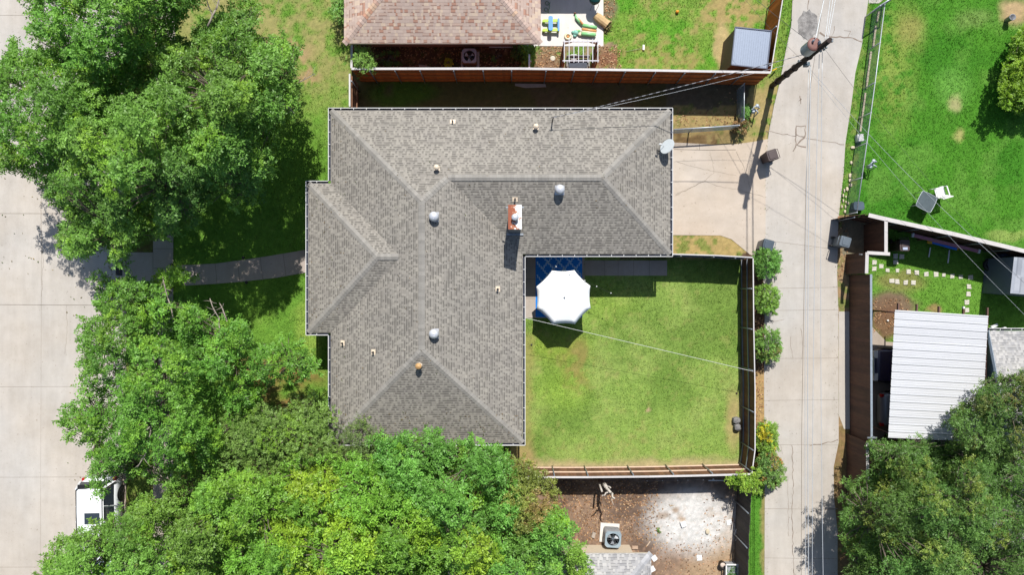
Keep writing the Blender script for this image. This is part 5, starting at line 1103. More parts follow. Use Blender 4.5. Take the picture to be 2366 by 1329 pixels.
b = MB(); p = W(1975, 478); b.rbox((p.x, p.y, 0), (.5, .42, .45), .12, top=(1.1, 1.1)); p2 = W(1985, 481); b.rbox((p2.x, p2.y+.02, 0), (.30, .30, .3), .1, top=(.9, .9)); b.build('storage_tub', mat('blue_grey_tub', sc(84, 104, 120, .6), .5, var=.1), origin=p, label='blue grey plastic tub wedged at the lower end of the chain link fence', cat='tub')
o = thing('plant_pot', 'open round grey pipe pot on bare soil at the top right', 'pot', W(2325, 45)); p = W(2325, 47); b = MB(); b.lathe(p, [(.12, 0), (.15, .45), (.17, .47), (.135, .47), (.11, .1), (0, .09)], 24); b.build('wall', mat('grey_pot', sc(160, 162, 168), .6), parent=o)
o = thing('wooden_plank', 'long faded pink plank lying along the dark fence in the right hand yard', 'plank', W(2185, 563)); b = MB(); b.bar(W(2107, 543, .8), W(2265, 582, .8), .16, .06); b.build('board', mat('faded_pink', sc(190, 128, 142, .75), .7), parent=o)
for px, py in ((2109, 543.5), (2262, 581)): b = MB(); b.box(W(px, py, .8), (.10, .20, .09), Matrix.Rotation(-.25, 3, 'Z')); b.build('end_cap', M_white, parent=o)
for px, py in ((2140, 552), (2230, 574)): b = MB(); a = W(px, py, .76); b.bar(a, (a.x, a.y, 0), .08, .08); b.build('leg', M_arb, parent=o)
o = thing('blue_board', 'bright blue board with yellow ends lying below the pink plank', 'board', W(2183, 566)); b = MB(); b.bar(W(2154, 558, .6), W(2211, 574, .6), .20, .06); b.build('board', mat('bright_blue_board', sc(40, 120, 226, .8), .5), parent=o)
for (p0, p1) in (((2143, 558), (2153, 560)), ((2211.5, 573), (2214.5, 574))): b = MB(); b.bar(W(*p0, .6), W(*p1, .6), .17, .06); b.build('yellow_end', mat('yellow_end_paint', sc(226, 170, 40, .8), .5), parent=o)
b = MB(); 
for px, py in ((2165, 562), (2200, 571)): a = W(px, py, .57); b.bar(a, (a.x, a.y, 0), .06, .06)
b.build('trestle', M_arb, parent=o)
for (p0, p1, lb) in (((2149.5, 572), (2146, 594), 'shorter thin white pole lying on the shaded grass below the blue board'), ((2193.5, 578), (2190, 608), 'longer white pole lying on the shaded grass below the blue board')): b = MB(); b.bar(W(*p0, .05), W(*p1, .05), .05, .04); b.build('white_pole', M_white, origin=W(*p0), label=lb, cat='pole')
p = W(2286, 614, .0); b = MB(); b.tube([(p.x+.30*math.cos(t), p.y+.30*math.sin(t), .35+.25*math.cos(t+.4)) for t in [2*math.pi*k/24 for k in range(25)]], .11, 10, caps=False); b.build('tyre', M_black, origin=p, label='black tyre leaning against the slate garden shed', cat='tyre')
b = MB(); p = W(2305, 592); b.poly([(p.x-.2, p.y-.1), (p.x+.3, p.y-.0), (p.x+.35, p.y+.25), (p.x-.1, p.y+.1)], 0, .5); b.build('blue_tarp', mat('dark_blue_tarp', sc(56, 80, 110), .6, bump=.3), origin=p, label='folded dark blue tarp between the fence and the slate shed', cat='tarp')
for (p0, p1, lb) in (((2290, 757), (2304, 750), 'fat white downpipe piece lying beside the grey gable roof'), ((2292, 762), (2304, 760.5), 'second white downpipe piece half under the gutter of the gable house')): b = MB(); b.bar(W(*p0, .08), W(*p1, .08), .13, .10); b.build('white_pipe', M_white, origin=W(*p0), label=lb, cat='pipe')
disc('white_ring', 'small white round lid at the gutter of the grey gable house', 2317, 759, .09, .2, M_white, 'lid')
disc('small_ball', 'tiny white ball in the dirt beside the carport', 2050, 741, .05, .09, M_white, 'ball')
# southern yard things
def tile(px, py, rot, lb, w_=.27, tilt=0, m_=M_white, z=.02, h_=.02):
    p = W(px, py, z); b = MB(); b.box(p, (w_, w_*1.05, h_), Matrix.Rotation(math.radians(rot), 3, 'Z') @ Matrix.Rotation(tilt, 3, 'Y')); return b.build('ceramic_tile', m_, origin=p, label=lb, cat='tile')
tile(1685, 1208, 10, 'white square tile on the dirt nearest the black fence'); tile(1512, 1291, 35, 'white square tile touching the corner of the pale grey roof'); tile(1616, 1290, 5, 'white square tile on the lower edge of the white powder'); tile(1507, 1316, 30, 'white square tile beside the pale grey roof at the bottom edge')
tile(1703, 1230, -20, 'upper white tile leaning against the black fence', tilt=.5, z=.12); tile(1705, 1245, -20, 'lower grey white tile leaning against the black fence', tilt=.6, z=.12, m_=M_galvp)
tile(1579, 1212, 20, 'small white open box on the white powder', .27, m_=M_white, z=.06, h_=.10); rock('cobble', 'round tan stone on the white powder', 1634, 1229, .11, .13, .12, M_lime)
p = W(1666, 1301); o = thing('bucket', 'dark bucket filled with pale sand beside the planter frame', 'bucket', p); b = MB(); b.lathe(p, [(.13, 0), (.17, .36), (.18, .37), (.15, .36), (.14, .3)], 20); b.build('pail', mat('dark_pail', sc(70, 64, 60), .6), parent=o); b = MB(); b.lathe(p, [(.15, .29), (.10, .32), (0, .33)], 16); b.build('sand', mat('pale_sand', sc(236, 216, 200), .9), parent=o)
o = thing('planter_box', 'white framed planter box full of green plants at the bottom edge', 'planter', W(1686, 1322)); b = MB(); z_ = .6
for (x0, y0, x1, y1) in ((1678, 1306, 1706, 1306), (1678, 1306, 1678, 1372), (1706, 1306, 1706, 1372), (1678, 1372, 1706, 1372)): b.bar(W(x0, y0, z_), W(x1, y1, z_), .06, .05)
b.build('frame', M_white, parent=o); b = MB(); b.poly([tuple(W(x, y, .5)[:2]) for x, y in ((1679, 1307), (1705, 1307), (1705, 1371), (1679, 1371))], 0, .45); b.build('box', M_steel, parent=o)
b = MB(); b.bar(W(1703, 1300, .3), W(1716, 1345, 1.0), .05, .03); b.build('side_board', M_galvp, parent=o)
o = thing('bare_dead_tree', 'pale leafless forked dead tree at the foot of the brown fence', 'tree', W(1384, 1110)); b = MB(); T0 = W(1385, 1108); T0.z = 0
def tw(b, a, c, r0, r1, k=4, wob=.06):
    a, c = Vector(a), Vector(c); P_ = [a.lerp(c, i/k)+(Vector((random.uniform(-wob, wob), random.uniform(-wob, wob), random.uniform(-wob, wob)*.5)) if 0 < i < k else Vector()) for i in range(k+1)]
    b.tube(P_, [r0+(r1-r0)*i/k for i in range(k+1)], 7); return P_
A1 = W(1401, 1127, 1.9); tw(b, T0, A1, .13, .085); B1 = W(1412, 1140, 2.3); tw(b, A1, B1, .08, .06); B2 = W(1395, 1147, 2.3); tw(b, W(1406, 1134, 2.1), B2, .05, .03); tw(b, B1, W(1420, 1152, 2.8), .055, .04); tw(b, W(1415, 1146, 2.5), W(1418, 1168, 3.1), .02, .008); tw(b, W(1398, 1118, 1.5), W(1411, 1128, 2.1), .05, .03); tw(b, B2, W(1391, 1147, 2.6), .03, .015)
b.build('trunk', M_deadwood, parent=o); b = MB(); tw(b, W(1380, 1104, .1), W(1391, 1136, 2.0), .06, .045, 3, .02); b.build('snag', M_deadwood, parent=o)
b = MB(); b.bar(W(1637, 1111, .9), W(1676, 1111, .9), .05, .05); b.tube([W(1648, 1109, .9), W(1648, 1109, 1.05)], .05, 8); b.build('white_pipe', M_white, origin=W(1650, 1111), label='white pipe sticking out beside the vine south of the brown fence', cat='pipe')
p = W(1371, 1237); b = MB(); b.box((p.x, p.y, .06), (.20, .30, .10), Matrix.Rotation(-.3, 3, 'Z'), taper=.8); b.build('splash_block', M_walk, origin=p, label='small grey splash block on the dirt left of the air conditioner', cat='block')
b = MB(); b.bar(W(1495, 1262, .04), W(1502, 1252, .04), .05, .04); b.build('wood_offcut', mat('pale_offcut', sc(222, 196, 170), .8), origin=W(1499, 1257), label='short pale wood offcut lying between the roof and the white powder', cat='wood')
b = MB(); b.box(W(1467, 1266, .05), (.30, .15, .10)); b.build('brick', mat('pale_brick', sc(206, 176, 150), .9), origin=W(1467, 1266), label='single pale brick beside the cream house corner', cat='brick')
b = MB(); a, c = W(1472, 1113, 1.5), W(1637, 1110, 1.5); b.tube([a.lerp(c, k/14)-Vector((0, 0, .06*4*(k/14)*(1-k/14))) for k in range(15)], .004, 5); s3 = b.build('string_lights', M_galv, origin=a.lerp(c, .5), label='string of tiny bulbs hung across the shaded strip south of the brown fence', cat='string lights')
for k in (2, 5, 8, 10, 13): bb = MB(); q_ = a.lerp(c, k/14); bb.lathe(q_-Vector((0, 0, .06)), [(0, 0), (.025, .02), (.02, .05), (0, .06)], 8); bb.build('bulb', M_white, parent=s3)

# ---------------------------------------------------------------- foliage
def poly_dist(px, py, P):
    d = np.full(px.shape, 1e9)
    for i in range(len(P)):
        x1, y1 = P[i]; x2, y2 = P[(i+1) % len(P)]; dx, dy = x2-x1, y2-y1; t = np.clip(((px-x1)*dx+(py-y1)*dy)/(dx*dx+dy*dy+1e-9), 0, 1)
        d = np.minimum(d, np.hypot(px-(x1+t*dx), py-(y1+t*dy)))
    return d
def nrmz(v): return v/np.maximum(np.linalg.norm(v, axis=-1, keepdims=True), 1e-9)
def leaves(sp, sd, sn, col, L, Wl, length, n_leaf, droop=.15, g=None):
    """sprigs: origins sp, directions sd, up-ish normals sn, colours col -> leaf quads"""
    M_ = len(sp); n0 = nrmz(sn-sd*(sn*sd).sum(-1, keepdims=True)); side = np.cross(sd, n0)
    t = (np.arange(n_leaf)+.5)/n_leaf; t = np.tile(t, (M_, 1))+rng.uniform(-.06, .06, (M_, n_leaf)); sg = np.where(np.arange(n_leaf) % 2, 1.0, -1.0)[None, :, None]
    base = sp[:, None]+sd[:, None]*(t*length)[..., None]
    ax = nrmz(sd[:, None]*.6+side[:, None]*sg*.8+rng.normal(0, .28, (M_, n_leaf, 3))-np.array([0, 0, droop]))
    nn = nrmz(n0[:, None]+rng.normal(0, .34, (M_, n_leaf, 3))); wv = nrmz(np.cross(nn, ax)); ln = L*rng.uniform(.6, 1.4, (M_, n_leaf, 1)); ww = Wl*rng.uniform(.75, 1.25, (M_, n_leaf, 1))
    v0 = base; v1 = base+ax*ln*.45+wv*ww*.5; v2 = base+ax*ln-nn*ln*.10; v3 = base+ax*ln*.45-wv*ww*.5
    V = np.stack([v0, v1, v2, v3], 2).reshape(-1, 3); c = col[:, None, None, :]*rng.uniform(.75, 1.25, (M_, n_leaf, 1, 1))*np.ones((1, 1, 4, 1))
    return V, c.reshape(-1, 3)
def crown_from_clumps(name, C_, R_, cols, L, Wl, per, n_leaf, slen, parent, lm, flat=.75, low=.35):
    SP, SD, SN, SC = [], [], [], []
    for c, r, cl in zip(C_, R_, cols):
        k = max(4, int(per*(r/.5)**2)); u = rng.uniform(-low, 1, k); a = rng.uniform(0, 2*np.pi, k); s_ = np.sqrt(1-u*u)
        d = np.stack([s_*np.cos(a), s_*np.sin(a), u*flat], -1); rr_ = r*rng.uniform(.55, 1.0, (k, 1))**.6; p = c+d*rr_
        dd = nrmz(d*np.array([1, 1, .55])+rng.normal(0, .35, (k, 3))+np.array([0, 0, .12])); up = nrmz(d*.7+np.array([0, 0, .9])+rng.normal(0, .25, (k, 3)))
        SP.append(p); SD.append(dd); SN.append(up); SC.append(np.array(cl)*rng.uniform(.85, 1.15, (k, 1)))
    SP, SD, SN, SC = map(np.concatenate, (SP, SD, SN, SC))
    V, c = leaves(SP-SD*slen*.5, SD, SN, SC, L, Wl, slen, n_leaf)
    V[:, 2] = np.maximum(V[:, 2], .03)
    return np_mesh(name, V, np.arange(len(V)).reshape(-1, 4), lm, 'lcol', np.clip(c, 0, 1), parent)
def limbs(base, C_, R_, r0, parent, nmain=6, m_=None, every=1, fork=.35):
    b = MB(); base = Vector(base); pts = np.array(C_); ctr = pts.mean(0); top = Vector((base.x*.6+ctr[0]*.4, base.y*.6+ctr[1]*.4, pts[:, 2].min()*fork+.3))
    tw(b, base-Vector((0, 0, .1)), top, r0*1.25, r0*.85, 4, r0*.3)
    idx_ = rng.choice(len(pts), min(nmain, len(pts)), replace=False); cen = pts[idx_].copy()
    for _ in range(6):
        lab = ((pts[:, None]-cen[None])**2).sum(-1).argmin(1)
        for j in range(len(cen)):
            if (lab == j).any(): cen[j] = pts[lab == j].mean(0)
    for j in range(len(cen)):
        if not (lab == j).any(): continue
        e = Vector(cen[j])-Vector((0, 0, .7)); mid = top.lerp(e, .5)+Vector((0, 0, .3)); rr_ = r0*.42
        tw(b, top, mid, r0*.6, rr_*.8, 3, .12); tw(b, mid, e, rr_*.8, rr_*.5, 3, .12)
        for i in np.where(lab == j)[0][::every]:
            q_ = Vector(pts[i])-Vector((0, 0, R_[i]*.3)); src = e if (q_-e).length < (q_-mid).length else mid; tw(b, src, q_, rr_*.24, .010, 3, .10)
    return b.build('trunk', m_ or M_bark, parent=parent)
def G(r, g_, b_): return np.array([r, g_, b_])
def crown(name, label, P, z0, z1, trunk_px, col, alt=None, altp=.0, r=(.30, .58), dens=1.1, L=.125, Wl=.060, per=34, n_leaf=9, slen=.30, r0=.22, lm=None, cat='tree', group=None, bumps=.8, D=None, holes=0.0, flat=.75, second=.7, tw_extra=(), low=.2, namepart='crown', cmap=None, nmain=7, bough=100, spray=.9, fill=0.0):
    P = [tuple(p) for p in P]; xs = [p[0] for p in P]; ys = [p[1] for p in P]
    base = W(*trunk_px); base.z = 0; o = thing(name, label, cat, base, group)
    N = 12000; x = rng.uniform(min(xs), max(xs), N); y = rng.uniform(min(ys), max(ys), N); k_ = inpoly(x, y, P); x, y = x[k_], y[k_]; d = poly_dist(x, y, P); dm = D or np.percentile(d, 97)
    C_, R_, CL = [], [], []
    nz = fbm(x, y, 75, abs(hash_s(label)) % 997, 3); hz = fbm(x, y, 55, abs(hash_s(label)) % 691+3, 2)
    bc = []
    for i in range(min(len(x), 1500)):
        bs_ = bough*rng.uniform(.75, 1.35)
        if all((x[i]-q[0])**2+(y[i]-q[1])**2 > (.5*(bs_+q[2]))**2 for q in bc): bc.append((x[i], y[i], bs_, rng.uniform(-.75, .75)*bumps, rng.uniform(.86, 1.14), rng.uniform(-.08, .08)))
    bcx, bcy, bcs, bco, bct, bch = (np.array(v) for v in zip(*bc))
    rel = np.hypot(x[:, None]-bcx[None], y[:, None]-bcy[None])/(bcs[None]*.60); hb = bco[None]+bumps*2.5*(np.sqrt(np.clip(1-rel**2, 0, 1))-1)-.7*bumps*np.clip(rel-1, 0, 1)
    wb = hb.argmax(1); hbm = hb.max(1); relm = rel[np.arange(len(x)), wb]
    cells = {}
    for i in range(len(x)):
        rad = r[0]+(r[1]-r[0])*min(1, d[i]/dm)**.7*rng.uniform(.6, 1.15); zz = max(.25, z0+(z1-z0)*math.sqrt(min(1, d[i]/dm))+(nz[i]-.5)*.8*bumps+hbm[i]+.5*bumps)
        if relm[i] > .93 and rng.random() < (.78 if rel2(relm[i]) else .5): continue
        k = (H-zz)/H*S; rp = rad/k
        if d[i] < rp*.72: 
            rad = max(r[0]*.55, d[i]*k*1.1); rp = rad/k
            if d[i] < rp*.6: continue
        if holes and hz[i] < holes: continue
        sp_ = rp*.92/math.sqrt(dens); ok = True; cx, cy = int(x[i]//30), int(y[i]//30)
        for ax in range(cx-2, cx+3):
            for ay in range(cy-2, cy+3):
                for (qx, qy, qs) in cells.get((ax, ay), ()):
                    if (qx-x[i])**2+(qy-y[i])**2 < (.5*(sp_+qs))**2: ok = False; break
                if not ok: break
            if not ok: break
        if not ok: continue
        cells.setdefault((cx, cy), []).append((x[i], y[i], sp_)); p = W(x[i], y[i], zz); C_.append(np.array(p)-np.array([0, 0, rad*.4])); R_.append(rad)
        c = np.array(col)
        if cmap is not None: c = cmap(x[i], y[i], c)
        if alt is not None and rng.random() < altp: c = c*(1-(f := rng.uniform(.4, 1)))+np.array(alt)*f
        CL.append(c*rng.uniform(.86, 1.14)*bct[wb[i]]*np.array([1+bch[wb[i]], 1, 1]))
        if fill and d[i] > rp*.7 and rng.random() < fill:
            zl = max(2.2, zz-rng.uniform(2.2, 4.0)); C_.append(np.array(W(x[i], y[i], zl))); R_.append(rng.uniform(.35, .55)); CL.append(c*.95)
        if rng.random() < second and d[i] > rp*.5 and (relm[i] < .72 or z1 < 3.2):
            zl = zz-rng.uniform(.9, 2.4) if z1 > 3.2 else zz*rng.uniform(.25, .7)
            if zl > .15: p = W(x[i]+rng.uniform(-8, 8), y[i]+rng.uniform(-8, 8), zl); C_.append(np.array([p.x, p.y, zl])); R_.append(rad*.9); CL.append(c*.95)
    if spray:
        n_ = len(P); per_ = 0
        for i in range(n_):
            (xa, ya), (xb, yb) = P[i], P[(i+1) % n_]; Ls = math.hypot(xb-xa, yb-ya)
            for _ in range(int(Ls/9*spray+rng.random())):
                t = rng.random(); xx, yy = xa+(xb-xa)*t, ya+(yb-ya)*t; nx_, ny_ = (yb-ya)/Ls, -(xb-xa)/Ls; o_ = rng.uniform(-14, 15)*(1 if rng.random() < .5 else .6)
                xx += nx_*o_; yy += ny_*o_; zz = z0+rng.uniform(-.9, .6)
                C_.append(np.array(W(xx, yy, zz))); R_.append(rng.uniform(.13, .24)); CL.append(np.array(col)*rng.uniform(.9, 1.25)*(np.array([1.15, 1.05, 1]) if rng.random() < .4 else 1))
    tk = limbs(base, C_, R_, r0, o, nmain=nmain)
    if tw_extra:
        for (pts_, z_, rr_) in tw_extra:
            b = MB(); q_ = [W(a, c, z_) for a, c in pts_]
            for i in range(len(q_)-1): tw(b, q_[i], q_[i+1], rr_*(1-.6*i/len(q_)), rr_*(1-.6*(i+1)/len(q_)), 3, .04)
            for k in range(5): s_ = q_[-1].lerp(q_[-2], rng.uniform(0, .8)); tw(b, s_, s_+Vector((rng.uniform(-.4, .4), rng.uniform(-.4, .4), rng.uniform(-.1, .2))), rr_*.35, .006, 2, .03)
            b.build('bare_twig', mat('grey_twigs', sc(176, 164, 152, .6), .9), parent=o)
    CL = [np.array(c)*np.array([1.80, 1.72, 1.30]) for c in CL]
    crown_from_clumps(namepart, C_, R_, CL, L, Wl, per, n_leaf, slen, o, lm or M_leaf, flat, low)
    return o
def rel2(v): return v > 1.02
def hash_s(s_):
    h = 7
    for ch in s_: h = (h*31+ord(ch)) % 1000003
    return h
g_mid = G(.064, .152, .026); g_dark = G(.050, .118, .028); g_lime = G(.098, .192, .024); g_yel = G(.150, .225, .020); g_olive = G(.100, .125, .032)
crown('street_tree', 'broad green shade tree at the top left corner over the street edge', [(40, -130), (50, 0), (92, 18), (58, 62), (104, 82), (135, 100), (112, 150), (150, 172), (250, 175), (330, 130), (362, 100), (410, 60), (412, 30), (470, 0), (520, -130)], 6.0, 9.0, (330, 60), g_mid, g_lime, .25, tw_extra=(([(268, 40), (276, 66)], 9.4, .04),), holes=.26)
crown('street_tree', 'wide green shade tree hanging over the left edge of the street', [(-30, 160), (-5, 165), (20, 155), (28, 95), (50, 130), (110, 108), (200, 130), (262, 180), (280, 260), (230, 340), (150, 390), (60, 395), (20, 385), (0, 395), (-30, 390)], 5.0, 8.6, (318, 330), g_mid*.95, g_lime, .15, tw_extra=(([(120, 110), (78, 90)], 6.5, .02),), holes=.22)
def c_main_shade(x, y, c):  # leaf colour darkened at the lower right, painting the shade away from the sun
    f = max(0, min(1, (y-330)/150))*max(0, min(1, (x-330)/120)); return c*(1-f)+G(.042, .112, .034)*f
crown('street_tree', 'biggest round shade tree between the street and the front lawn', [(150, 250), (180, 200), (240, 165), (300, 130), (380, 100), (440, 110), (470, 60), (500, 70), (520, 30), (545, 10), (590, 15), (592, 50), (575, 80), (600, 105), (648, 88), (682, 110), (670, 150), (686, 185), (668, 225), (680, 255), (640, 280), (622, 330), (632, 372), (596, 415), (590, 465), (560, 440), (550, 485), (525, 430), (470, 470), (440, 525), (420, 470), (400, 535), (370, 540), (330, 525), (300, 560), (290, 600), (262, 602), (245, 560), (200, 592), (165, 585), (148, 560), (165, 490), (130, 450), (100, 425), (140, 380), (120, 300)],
      5.2, 9.6, (340, 330), G(.068, .148, .030), g_lime, .16, bumps=1.15, tw_extra=(([(620, 215), (650, 238), (655, 262)], 6.2, .035), ([(655, 238), (680, 262)], 6.0, .02), ([(690, 190), (728, 170)], 6.0, .02), ([(480, 60), (498, 22), (510, -10)], 6.5, .045), ([(492, 40), (478, 0)], 6.5, .03)), cmap=c_main_shade, r0=.32, nmain=10, holes=.16, fill=.8)
crown('street_tree', 'loose branching ash tree over the kerb below the front path', [(222, 632), (236, 655), (262, 648), (300, 650), (345, 658), (368, 655), (372, 672), (360, 690), (392, 700), (380, 735), (440, 700), (462, 735), (500, 740), (540, 745), (565, 745), (585, 800), (640, 790), (700, 800), (735, 850), (690, 880), (640, 860), (600, 900), (570, 950), (520, 985), (500, 1040), (505, 1090), (450, 1075), (440, 1105), (380, 1112), (330, 1088), (300, 1092), (262, 1088), (240, 1108), (230, 1148), (218, 1112), (208, 1075), (222, 1040), (200, 1000), (150, 1005), (142, 965), (168, 940), (205, 945), (210, 900), (185, 880), (200, 830), (185, 745), (235, 735), (225, 690), (250, 670)],
      4.2, 7.6, (330, 870), g_mid, g_lime, .25, bumps=1.0, r=(.28, .52), holes=.27, bough=85, r0=.22, nmain=9, tw_extra=(([(520, 775), (524, 740), (508, 702)], 5.0, .04), ([(508, 780), (506, 735), (485, 690)], 5.2, .03), ([(330, 1000), (350, 985), (340, 1040), (318, 1080)], 6.3, .04), ([(540, 900), (575, 925)], 5.0, .025), ([(400, 735), (388, 690), (376, 640)], 4.8, .03), ([(290, 680), (270, 655)], 4.6, .02)))
crown('street_tree', 'bright sapling branch of leaves reaching over the front path slab', [(372, 640), (388, 622), (408, 628), (432, 632), (428, 655), (405, 650), (390, 665), (378, 660)], 4.0, 4.6, (372, 700), g_lime, None, 0, r=(.2, .34), r0=.05, second=.1, nmain=2)
crown('yard_tree', 'dense fine leaved round tree touching the lower left roof corner', [(492, 960), (530, 938), (580, 930), (640, 940), (700, 918), (745, 925), (768, 955), (768, 1000), (790, 1040), (775, 1090), (720, 1120), (660, 1150), (580, 1160), (510, 1130), (485, 1060)], 3.2, 5.8, (640, 1010), G(.082, .150, .040), g_lime, .15, r=(.3, .55), L=.075, Wl=.04, per=44, n_leaf=9, slen=.2, bumps=.5, r0=.16)
crown('yard_tree', 'green tree with light tips in the bottom left corner', [(60, 1460), (95, 1330), (100, 1290), (125, 1280), (128, 1245), (165, 1250), (185, 1232), (225, 1222), (262, 1206), (298, 1182), (330, 1158), (370, 1158), (400, 1115), (440, 1130), (470, 1112), (520, 1135), (570, 1180), (600, 1230), (600, 1460)], 4.4, 8.0, (420, 1270), G(.074, .152, .030), g_lime, .12, bumps=1.0, r0=.25)
def c_yel(x, y, c):
    for (cx, cy, rx) in ((720, 1110, 70), (795, 1235, 85), (970, 1235, 48), (1100, 1280, 60), (660, 1230, 60), (730, 1310, 70)):
        d = math.hypot(x-cx, y-cy)/rx
        if d < 1: return c*(.25)+g_yel*.75 if d < .75 else c*.5+g_lime*.5
    return c
crown('yard_tree', 'large yellow green tree in the middle of the bottom edge', [(500, 1120), (560, 1090), (620, 1110), (680, 1070), (740, 1060), (800, 1075), (840, 1060), (880, 1090), (920, 1140), (990, 1180), (1030, 1260), (1020, 1460), (560, 1460), (520, 1340), (490, 1220)], 5.0, 8.8, (760, 1230), G(.076, .172, .026), g_lime, .25, bumps=1.15, cmap=c_yel, r0=.3, nmain=9)
crown('yard_tree', 'rich green tree hiding the south eave of the grey roof', [(862, 1060), (880, 1010), (915, 1020), (930, 1000), (960, 1010), (1005, 1005), (1045, 1030), (1085, 1020), (1110, 1040), (1140, 1035), (1175, 1060), (1190, 1100), (1200, 1150), (1190, 1220), (1160, 1300), (1140, 1460), (1000, 1460), (960, 1250), (900, 1180), (850, 1120)], 4.6, 8.0, (1020, 1200), G(.066, .165, .034), g_lime, .10, bumps=1.05, r0=.25, cmap=c_yel)
crown('yard_tree', 'olive brown tinged tree left of the bare dirt yard', [(1150, 1110), (1170, 1065), (1200, 1062), (1235, 1080), (1262, 1110), (1290, 1160), (1285, 1200), (1270, 1240), (1210, 1250), (1150, 1230), (1130, 1160)], 4.0, 6.2, (1200, 1160), g_olive, G(.15, .105, .05), .35, r=(.32, .6), L=.09, Wl=.05, per=34, bumps=.6, r0=.15, holes=.28)
crown('yard_tree', 'glossy green tree at the edge of the pale grey roof below', [(1150, 1250), (1220, 1230), (1260, 1190), (1300, 1180), (1322, 1225), (1318, 1262), (1290, 1275), (1300, 1330), (1280, 1460), (1100, 1460), (1110, 1320)], 4.2, 7.2, (1230, 1300), G(.070, .165, .036), g_lime, .15, bumps=.9, r0=.2)
crown('yard_tree', 'small leafy branch tip over the pale grey roof corner', [(1312, 1275), (1335, 1262), (1352, 1290), (1358, 1310), (1340, 1345), (1322, 1400), (1305, 1380), (1320, 1320)], 4.2, 5.0, (1290, 1345), G(.080, .165, .030), g_lime, .3, r=(.25, .45), r0=.06, second=.2, nmain=3)
crown('conifer', 'grey green juniper with feathery tips against the lower roof edge', [(770, 1045), (790, 1000), (803, 965), (820, 975), (828, 958), (850, 990), (880, 990), (885, 1020), (930, 1025), (920, 1060), (870, 1080), (800, 1090)], 3.0, 4.6, (850, 1062), G(.075, .125, .045), G(.11, .16, .05), .3, r=(.26, .45), L=.07, Wl=.03, per=44, n_leaf=9, slen=.24, bumps=.4, r0=.1)
crown('oak', 'dark oak with brown tinged tips over the lower right carport corner', [(2195, 975), (2215, 950), (2240, 930), (2262, 940), (2250, 900), (2285, 900), (2295, 872), (2340, 872), (2370, 862), (2480, 850), (2500, 1060), (2380, 1100), (2290, 1060), (2230, 1040), (2205, 1010)], 3.6, 6.4, (2330, 1000), G(.052, .100, .027), G(.11, .115, .04), .16, r=(.26, .48), L=.09, Wl=.045, per=40, bumps=.7, r0=.2)
crown('oak', 'huge dark green oak filling the bottom right corner', [(2010, 1035), (2050, 1020), (2080, 1035), (2140, 1018), (2200, 1035), (2260, 1045), (2330, 1060), (2420, 1060), (2480, 1060), (2520, 1460), (2010, 1460), (1990, 1335), (1985, 1290), (1950, 1260), (1975, 1235), (1942, 1200), (1968, 1180), (1950, 1140), (1985, 1135), (1952, 1118), (1990, 1120), (2035, 1090), (2020, 1060)], 3.2, 7.4, (2160, 1210), G(.050, .108, .027), G(.10, .14, .03), .12, r=(.28, .52), L=.09, Wl=.045, per=40, n_leaf=9, bumps=1.1, r0=.3, nmain=10, fill=.5)
crown('oak', 'low oak bough hanging over the alley edge in the bottom right', [(1945, 1330), (1985, 1300), (2050, 1300), (2060, 1460), (1935, 1460)], 2.6, 3.8, (2040, 1350), G(.05, .095, .03), None, 0, r=(.3, .5), L=.085, Wl=.045, per=36, bumps=.4, r0=.08)
# shrubs
def shrub(label, cx, cy, rx, ry, z0, z1, base_px, col, alt=None, altp=0, **kw):
    col = np.array(col)*1.2
    P = [(cx+rx*math.copysign(abs(math.cos(t))**.8, math.cos(t))*random.uniform(.88, 1.06), cy+ry*math.copysign(abs(math.sin(t))**.8, math.sin(t))*random.uniform(.88, 1.06)) for t in [2*math.pi*k/14 for k in range(14)]]
    a = dict(r=(.2, .36), L=.075, Wl=.042, per=60, n_leaf=8, slen=.16, r0=.05, cat='shrub', bumps=.12, second=.8, nmain=3, namepart='foliage', low=.6, bough=22, spray=.0); a.update(kw)
    return crown('round_shrub', label, P, z0, z1, base_px, col, alt, altp, **a)
shrub('round green shrub at the fence corner beside the hidden bin', 1772, 606, 33, 36, .7, 1.5, (1755, 607), G(.060, .140, .032), group='round shrubs along the fence')
shrub('second round shrub down the fence, touching the first', 1773, 692, 30, 35, .7, 1.5, (1757, 690), G(.075, .155, .030), g_lime, .2, group='round shrubs along the fence')
shrub('third round shrub down the fence, standing apart', 1775, 798, 33, 40, .7, 1.6, (1757, 795), G(.065, .140, .032), G(.15, .10, .05), .06, group='round shrubs along the fence')
def c_pat(x, y, c): return np.array((.26, .25, .02)) if (x-1768-(y-1000)*.12)**2/10**2+(y-1000)**2/20**2 < 1 or math.hypot(x-1790, y-1038) < 7 else c
shrub('shrub with a bright yellow patch beside the alley', 1772, 1012, 26, 38, .6, 1.5, (1755, 1010), G(.085, .160, .028), cmap=c_pat, r=(.14, .26))
shrub('red tipped green shrub at the lower fence corner beside the alley', 1777, 1088, 34, 42, .6, 1.8, (1757, 1085), G(.065, .125, .035), G(.22, .10, .045), .35, r=(.15, .28))
crown('climbing_vine', 'light green vine spilling over the lower corner of the brown fence', [(1680, 1108), (1700, 1100), (1735, 1100), (1752, 1108), (1750, 1122), (1736, 1134), (1715, 1120), (1690, 1118)], 1.7, 2.1, (1740, 1112), G(.110, .190, .030), g_lime, .3, r=(.12, .24), L=.08, Wl=.045, per=60, slen=.16, r0=.03, cat='vine', bumps=.1, nmain=2, namepart='foliage')
